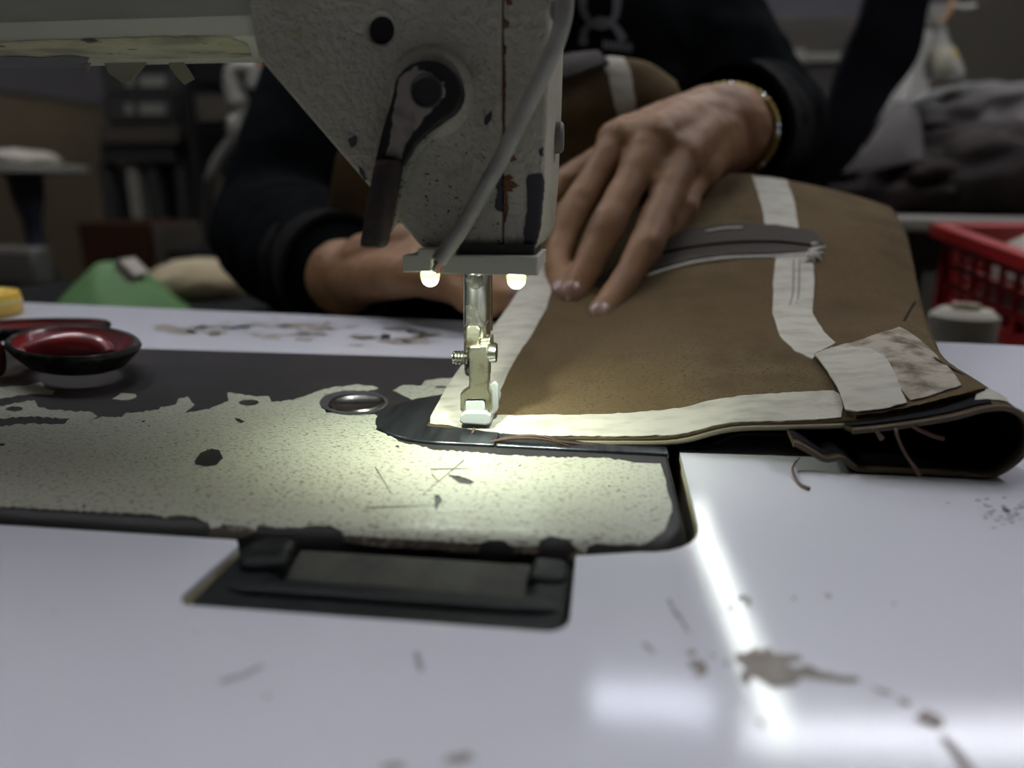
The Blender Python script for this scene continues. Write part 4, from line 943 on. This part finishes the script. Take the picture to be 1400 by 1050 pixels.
# cabinet, machines and boxes in the background
def pbox(nm, x0, y0, x1, y1, d, th, m, parent=None, bev=0, **k):
    a = W(x0, y0, d); b = W(x1, y1, d); return box(nm, (a.x, d, b.z), (b.x, d+th, a.z), m, parent, bev, **k)
def pthing(nm, px, py, d, label, cat, group=None, base=None):
    p = W(px, py, d); return thing(nm, (p.x, p.y+.05, p.z if base is None else base), label, cat, group)
cb = pthing('grey_cabinet', 185, 190, 2.35, 'grey drawer cabinet on dark legs at the back left', 'cabinet', base=FL)
pbox('case', 132, 40, 242, 172, 2.35, .4, GREYM, cb, .006)
for k, (ya, yb) in enumerate(((52, 88), (94, 128), (132, 166))):
    dr = pbox('drawer', 138, ya, 236, yb, 2.335, .02, GREYM, cb, .004)
    pbox('label_card', 190, ya+10, 226, yb-10, 2.330, .004, PALE, dr); pbox('label_card', 170, ya+10, 182, yb-10, 2.330, .004, PALE, dr)
pbox('shelf', 132, 172, 244, 196, 2.34, .42, WOODB, cb, .004)
pbox('gap_shade_block', 135, 198, 240, 222, 2.36, .38, BLACKW, cb)  # black block standing in for the shade in the gap under the shelf
za = W(140, 222, 2.36).z
for px in (140, 178, 205, 244):
    x = W(px, 222, 2.38).x; box('leg', (x-.02, 2.38, FL), (x+.02, 2.42, za), GREYM if px != 178 else PALE, cb)
cx0 = W(185, 222, 2.7).x
for px in (160, 195, 222):
    x = W(px, 222, 2.7).x; box('leg', (x-.03, 2.70, FL), (x+.03, 2.74, za), DGREY, cb)
# small white topped stand with dark pedestal
pt = pthing('pedestal_table', 40, 230, 1.75, 'small white topped table on a dark pedestal at the far left', 'table', base=FL)
p = W(22, 226, 1.75)
lathe('table_top', (p.x-.02, 1.80, p.z), [(.13, -.022), (.145, -.016), (.145, -.004), (.14, 0), (.0001, 0)], PALE, pt, 36)
px_ = W(33, 240, 1.80)
lathe('pedestal', (px_.x, 1.80, 0), [(.045, p.z-.022), (.04, p.z-.08), (.024, p.z-.14), (.022, p.z-.20), (.045, p.z-.30), (.03, p.z-.32), (.03, FL+.06)], mat('navy_black_metal', (.012, .014, .024), .4), pt, 24)
lathe('base', (px_.x, 1.80, FL), [(.19, 0), (.19, .02), (.06, .06)], DGREY, pt, 30)
crumple('white_cloth_heap', (p.x-.02, 1.79, p.z), (.09, .06, .024), WCLOTH, 2, .3, 3, None, 'folded off-white cloth on the pedestal table', 'cloth')
mb = pthing('grey_floor_machine', 20, 380, 1.5, 'pale grey boxy machine body at the far left edge', 'machine', base=FL)
pbox('body', -60, 338, 52, 392, 1.45, .06, mat('pale_grey_paint', (.05, .047, .04), .5), mb, .01)
pbox('foot', -60, 392, 50, 700, 1.5, .2, DGREY, mb, .004)
bx_ = pthing('cardboard_box', 160, 350, 1.95, 'closed brown cardboard box behind the green bag', 'box', base=W(160, 372, 1.80).z)
pbox('carton', 105, 305, 205, 372, 1.80, .25, CARD, bx_, .003); pbox('side_flap', 205.5, 308, 222, 372, 1.82, .22, WOODB, bx_, .003)
bt2 = pthing('back_worktable', 130, 380, 1.9, 'dark long worktable under the cardboard box', 'table', base=FL)
zb2 = W(160, 372, 1.80).z
box('worktop', (-1.20, 1.70, zb2-.04), (-.45, 2.10, zb2), DGREY, bt2, .004)
for x in (-1.16, -.5):
    for y in (1.74, 2.06): box('leg', (x-.025, y-.025, FL), (x+.025, y+.025, zb2-.04), DGREY, bt2)
# air gun with hose, hanging beside the sleeve
ag = pthing('spray_gun', 335, 130, 1.5, 'white plastic spray gun with pale hose hanging beside the black sleeve', 'tool')
v, f = join(tubev(cr([W(352,96,1.5), W(335,92,1.5), W(322,98,1.5), W(320,120,1.5), W(326,142,1.5)], 5), .020, 12), tubev([W(352,92,1.5), W(352,120,1.5)], .022, 12)); mobj('body', v, f, WHITE, ag)
lathe('red_knob', W(350, 82, 1.5), [(.0001, -.010), (.012, -.010), (.012, .010), (.0001, .012)], mat('orange_knob', (.35, .12, .05), .5), ag, 14)
tube('handle', [W(326,142,1.5), W(328,156,1.5), W(322,166,1.5), W(320,180,1.5)], [.016, .010, .016, .014], WHITE, ag, 12, 4)
tube('hose', [W(322,178,1.5), W(318,192,1.5), W(300,218,1.5), W(290,240,1.5), W(287,262,1.52), W(285,330,1.6)], .013, mat('pale_hose', (.09, .085, .075), .5), ag, 10, 5)
tube('hose', [W(322,180,1.51), W(327,200,1.51), W(331,220,1.51), W(333,260,1.51)], .010, mat('pale_hose', (.09, .085, .075), .5), ag, 10, 5)
tube('hook', [W(335,92,1.5), W(335,40,1.5), W(335,-60,1.5)], .004, GREYM, ag, 8)
sk = pthing('shelf_rack', 285, 180, 2.1, 'dark shelf rack with brown boards behind the spray gun', 'shelf', base=FL)
for ya, yb, m in ((60, 112, DGREY), (130, 165, WOODB), (178, 182, DGREY), (240, 246, DGREY)): pbox('shelf_board', 254, ya, 345, yb, 2.15, .3, m, sk)
for px in (258, 345):
    x = W(px, 100, 2.15).x; box('post', (x-.012, 2.13, FL), (x+.012, 2.16, W(px, 20, 2.15).z), DGREY, sk)
pbox('back_board', 254, 20, 345, 330, 2.46, .01, DGREY, sk)
tub = pthing('tan_tub', 290, 300, 1.75, 'tan plastic tub with a pale jar below the hose', 'tub', base=W(288, 340, 1.75).z)
p = W(288, 285, 1.75); q = W(288, 240, 1.75)
lathe('tub', (p.x, 1.8, 0), [(.030, p.z), (.033, q.z-.004), (.036, q.z), (.033, q.z), (.030, p.z+.004)], mat('tan_plastic', (.08, .058, .035), .6), tub, 20)
p2 = W(290, 342, 1.75); q2 = W(290, 290, 1.75)
lathe('jar', (p.x+.004, 1.79, 0), [(.026, p2.z), (.028, p2.z+.01), (.028, q2.z-.012), (.024, q2.z)], PALE, tub, 20)
box('ledge', (p.x-.10, 1.70, p2.z-.02), (p.x+.14, 1.92, p2.z), DGREY, tub)

# ------------------------------------------------------------------ right side
t2 = thing('second_table', (.75, 1.35, FL), 'second sewing table with pale edge behind the suede, right', 'table')
T2Z = W(1260, 298, 1.05).z
box('table_top', (.36, 1.05, T2Z-.018), (1.5, 1.70, T2Z), WHITE, t2, .003)
box('apron', (.40, 1.09, T2Z-.075), (1.46, 1.115, T2Z-.018), mat('taupe_apron', (.04, .034, .031), .7), t2)
for x in (.42, 1.44):
    for y in (1.12, 1.64): box('leg', (x-.02, y-.02, FL), (x+.02, y+.02, T2Z-.018), GREYM, t2)
grp = 'dark garments piled on the second table'
for k, (px, py, d, r, sd, lab) in enumerate((
        (1235, 285, 1.30, (.150, .15, .062), 1, 'dark brown garment at the left end of the pile'),
        (1375, 280, 1.24, (.16, .13, .080), 4, 'dark brown garment at the right end of the pile, nearest the basket'),
        (1350, 200, 1.36, (.17, .14, .070), 9, 'grey brown garment on top of the pile under the hanging bag'))):
    p = W(px, py, d); z = T2Z if k < 2 else T2Z+.080
    crumple('folded_garment', (p.x, d, z), r, DBROWN if k != 2 else mat('grey_brown_cloth', (.030, .0225, .020), .6, bump=(30, .3, .004)), sd, .42, 2.6, None, lab, 'garment', grp)
# upright pale flap of cloth in front of the pile
fp_ = [[W(px, py, y) for px, py in r] for y, r in ((1.155, [(1150,238),(1185,236),(1220,228),(1262,218)]), (1.165, [(1180,205),(1205,200),(1230,195),(1262,205)]), (1.19, [(1205,168),(1222,160),(1240,158),(1258,172)]), (1.22, [(1222,143),(1232,139),(1242,142),(1252,150)]))]
fo, _ = cloth('cloth_flap', [[Vector(p) for p in r] for r in fp_], mat('mauve_brown_cloth', (.05, .042, .04), .7, bump=(30, .2, .003)), None, .004, 5, 5)
tag(fo, 'upright mauve brown cloth flap at the left of the garment pile', 'garment', grp)
# dark clothing hanging diagonally
dh = [[W(px-14, py, y) for px, py in r] for y, r in ((1.30, [(1210,-120),(1240,-120),(1270,-120),(1300,-118)]), (1.28, [(1196,0),(1225,-5),(1252,-2),(1282,2)]), (1.26, [(1170,75),(1200,78),(1230,80),(1262,84)]), (1.24, [(1140,150),(1165,152),(1195,150),(1222,150)]), (1.22, [(1105,225),(1130,232),(1155,236),(1180,225)]), (1.22, [(1090,300),(1120,305),(1150,305),(1170,300)]))]
do, _ = cloth('hanging_trousers', dh, DNAVY, None, .03, 6, 6, .012, 12)
tag(do, 'dark cloth trousers hanging diagonally right of the black sleeve', 'trousers')
tube('hanging_rail', [W(1160, -125, 1.30), W(1420, -125, 1.30)], .010, GREYM); rl = bpy.data.objects['hanging_rail']; tag(rl, 'thin metal rail that the dark trousers and bag hang from', 'rail')
# plastic bag with tied top
pb = pthing('hanging_plastic_bag', 1290, 100, 1.26, 'clear plastic bag with yellowish contents hanging from orange string', 'bag')
vs, fs = [], []; K = 18; pr = [(1291,108,19),(1291,100,21),(1289,85,19),(1287,68,14),(1286,50,8),(1286,36,5),(1286,26,5),(1285,16,9),(1284,6,13)]
for px, py, w in pr:
    c = W(px, py, 1.27)
    for k in range(K):
        a = 2*math.pi*k/K; q = w*.00127*(1+.12*math.sin(4*a+py*.1)); vs.append(c+Vector((q*math.cos(a), q*.7*math.sin(a), 0)))
for i in range(len(pr)-1):
    for k in range(K): fs.append((i*K+k, i*K+(k+1) % K, (i+1)*K+(k+1) % K, (i+1)*K+k))
fs.append(tuple(range(K))); mobj('film', vs, fs, FILM, pb)
v, f = sph(W(1290, 86, 1.27), (.022, .014, .024)); mobj('contents', [p+Vector((.004*noise.noise(p*60), 0, .004*noise.noise(p*70))) for p in v], f, YCONT, pb)
tube('orange_string', [W(1282, 30, 1.262), W(1292, 26, 1.258), W(1302, 4, 1.258), W(1296, -40, 1.27), W(1290, -120, 1.30)], .003, mat('orange_string', (.4, .2, .08), .6), pb, 8, 5)
tube('orange_string', [W(1300, 4, 1.258), W(1315, 10, 1.258), W(1334, 8, 1.258)], .003, WTHREAD, pb, 8, 4)
wp = pthing('white_post', 1255, 140, 1.62, 'white enamel machine post behind the dark hanging trousers', 'post', base=T2Z)
vs = [W(1222, 150, 1.5), W(1277, 150, 1.5), W(1277, 40, 1.5), W(1255, 40, 1.5)]; vs[0].z = vs[1].z = T2Z+.001
vs += [p+Vector((0, .08, 0)) for p in vs]
bevel(mobj('post_body', vs, [(0,1,2,3),(7,6,5,4),(0,4,5,1),(1,5,6,2),(2,6,7,3),(3,7,4,0)], mat('pale_enamel', (.42, .41, .37), .5), wp), .006)
pbox('post_head', 1246, 10, 1278, 40, 1.5, .08, WHITE, wp, .006)
# shelf with frame and brown boards at the back
bs = pthing('wall_shelf', 1150, 60, 2.6, 'brown wooden wall shelf with a pale framed board below it', 'shelf', base=FL)
pbox('grey_panel', 1020, -80, 1300, 18, 2.62, .03, mat('mauve_panel', (.035, .034, .04), .7), bs)
for ya, yb in ((24, 45), (46, 62), (63, 77)): pbox('board', 1020, ya, 1245, yb, 2.60, .25, WOODB, bs, .003)
pbox('frame_side', 1083, 68, 1096, 130, 2.58, .03, PALE, bs, .003)
pbox('frame_top', 1083, 74, 1168, 84, 2.575, .03, PALE, bs, .003)
pbox('frame_panel', 1096, 84, 1175, 150, 2.59, .02, mat('brown_panel', (.022, .018, .016), .7), bs)
x0, x1 = W(1020, 100, 2.62).x, W(1245, 100, 2.62).x
for x in (x0+.02, x1-.02): box('post', (x-.02, 2.62, FL), (x+.02, 2.66, W(1100, 24, 2.62).z), WOODB, bs)
ho = crumple('dark_red_cloth', W(1128, 165, 1.9), (.045, .04, .035), WINE, 3, .3, 3, None, 'small dark red cloth between the black sleeve and the trousers', 'cloth')
lp = thing('back_ledge', (ho.location.x, 1.92, FL), 'dark ledge behind the sewer carrying the red cloth', 'ledge')
box('ledge_top', (ho.location.x-.16, 1.80, ho.location.z-.025), (ho.location.x+.22, 2.06, ho.location.z), DGREY, lp)
for x in (-.14, .20): box('leg', (ho.location.x+x-.015, 1.91, FL), (ho.location.x+x+.015, 1.95, ho.location.z-.025), DGREY, lp)
# red basket on a low stand
A = W(1292, 306, .80); B = W(1400, 343, .80); zt_ = A.z
B = W(1400, 343, .66)
ux = (B-A).normalized(); uy = Vector((-ux.y, ux.x, 0)).normalized()    # the basket sits tilted, ux comes towards the camera
if uy.x < 0: uy = -uy
uz = ux.cross(uy); uz = uz if uz.z > 0 else -uz
LB, WB = .27, .22; d = ray(1313, 424); 
zb_ = (W(1313, 424, A.y)).z; HB = (zt_-zb_)*.98; O = A-uz*HB
bk = thing('red_basket', O+ux*LB/2+uy*WB/2, 'red plastic lattice basket full of off-white cloth at the right edge', 'basket')
def bp(u, v_, h): return O+ux*u+uy*v_+uz*h
def lattice(nm, P0, dU, L_, inset_dir):
    """side wall: sheet with rows of square openings, slightly tapered"""
    hs = []; nx = int((L_-.03)/.0235); sx = (L_-.03)/nx
    for r in range(3):
        for k in range(nx):
            a = .015+sx*k+sx*.13; b = .015+sx*(k+1)-sx*.13; z0 = .010+(HB-.028)/3*r+.003; z1 = .010+(HB-.028)/3*(r+1)-.003
            hs.append([(a, z0), (b, z0), (b, z1), (a, z1)])
    fn = lambda u, h, t: P0+dU*u+inset_dir*(t+(1-h/HB)*.010)+uz*h
    return prism(nm, [(0, 0), (L_, 0), (L_, HB-.004), (0, HB-.004)], hs, fn, 0, .003, RED, bk)
lattice('side_lattice', bp(0, 0, 0), ux, LB, uy); lattice('side_lattice', bp(0, WB, 0), ux, LB, -uy)
lattice('end_lattice', bp(0, 0, 0), uy, WB, ux); lattice('end_lattice', bp(LB, 0, 0), uy, WB, -ux)
ro = [(-.010, -.010), (LB+.010, -.010), (LB+.010, WB+.010), (-.010, WB+.010)]; ri = [(.004, .004), (LB-.004, .004), (LB-.004, WB-.004), (.004, WB-.004)]
prism('rim', ro, [ri], lambda u, v_, h: bp(u, v_, h), HB-.014, HB, RED, bk, .002)
prism('bottom', [(.012, .012), (LB-.012, .012), (LB-.012, WB-.012), (.012, WB-.012)], [], lambda u, v_, h: bp(u, v_, h), 0, .004, RED, bk)
cc = bp(LB*.52, WB*.52, .005)
M = Matrix((ux, uy, uz)).transposed()
v, f = sph((0, 0, 0), 1, 40, 24); vs = []
for p in v:
    q = Vector([math.copysign(abs(c_)**.6, c_) for c_ in p]); dd = 1-2*abs(noise.noise(p*3+Vector((4, 1, 7))))
    q = Vector((q.x*LB*.465, q.y*WB*.455, (q.z+1)*HB*.47*(1+.22*dd*max(0, p.z)))); vs.append(cc+M @ q)
tag(mobj('white_cloth', vs, f, WCLOTH, None, auto=80), 'crumpled off-white cloth filling the red basket', 'cloth')
low = min(bp(u, w, 0).z for u in (0, LB) for w in (0, WB))-.002
H0 = Vector((ux.x, ux.y, 0)).normalized()
sd = thing('low_stand', Vector((O.x, O.y, FL))+H0*.13+uy*.11, 'low pale board stand that carries the red basket', 'stand')
def sp(u, v_, h): return Vector((O.x, O.y, 0))+H0*u+uy*v_+Vector((0, 0, h))
prism('stand_top', [(-.06, -.012), (LB+.05, -.012), (LB+.05, WB+.08), (-.06, WB+.08)], [], sp, low-.016, low, STOOLM, sd, .002)
for u in (-.03, LB+.02):
    for w in (.02, WB+.05): prism('leg', [(u-.015, w-.015), (u+.015, w-.015), (u+.015, w+.015), (u-.015, w+.015)], [], sp, FL, low-.016, STOOLM, sd)
q = sp(.035, .10, low)
crumple('white_cloth_heap', (q.x, q.y, low), (.07, .085, (O.z-low)/1.75), WCLOTH, 8, .12, 3, None, 'off-white cloth wad wedged under the raised end of the basket', 'cloth')
p = W(1312, 440, .62)
r1 = thing('thread_roll', W(1316, 446, .60)+Vector((0, 0, -.04)), 'white thread roll standing between the table edge and the red basket', 'roll')
c = W(1316, 445, .60)
mobj('thread', *lathev(c, [(.0001, -.030), (.020, -.030), (.024, -.026), (.024, .008), (.018, .013), (.0001, .013)], 22), WCLOTH, r1)
mobj('core', *lathev(c, [(.0001, -.036), (.010, -.036), (.010, .017), (.006, .017), (.0001, .010)], 16), STOOLM, r1)
prism('roll_rail', [(c.x-.04, c.y-.04), (c.x+.20, c.y-.04), (c.x+.20, c.y+.03), (c.x-.04, c.y+.03)], [], ident, c.z-.046, c.z-.036, GREYM, sd)
for x, y in ((c.x-.03, c.y), (c.x+.19, c.y)): box('leg', (x-.008, y-.008, FL), (x+.008, y+.008, c.z-.046), GREYM, sd)
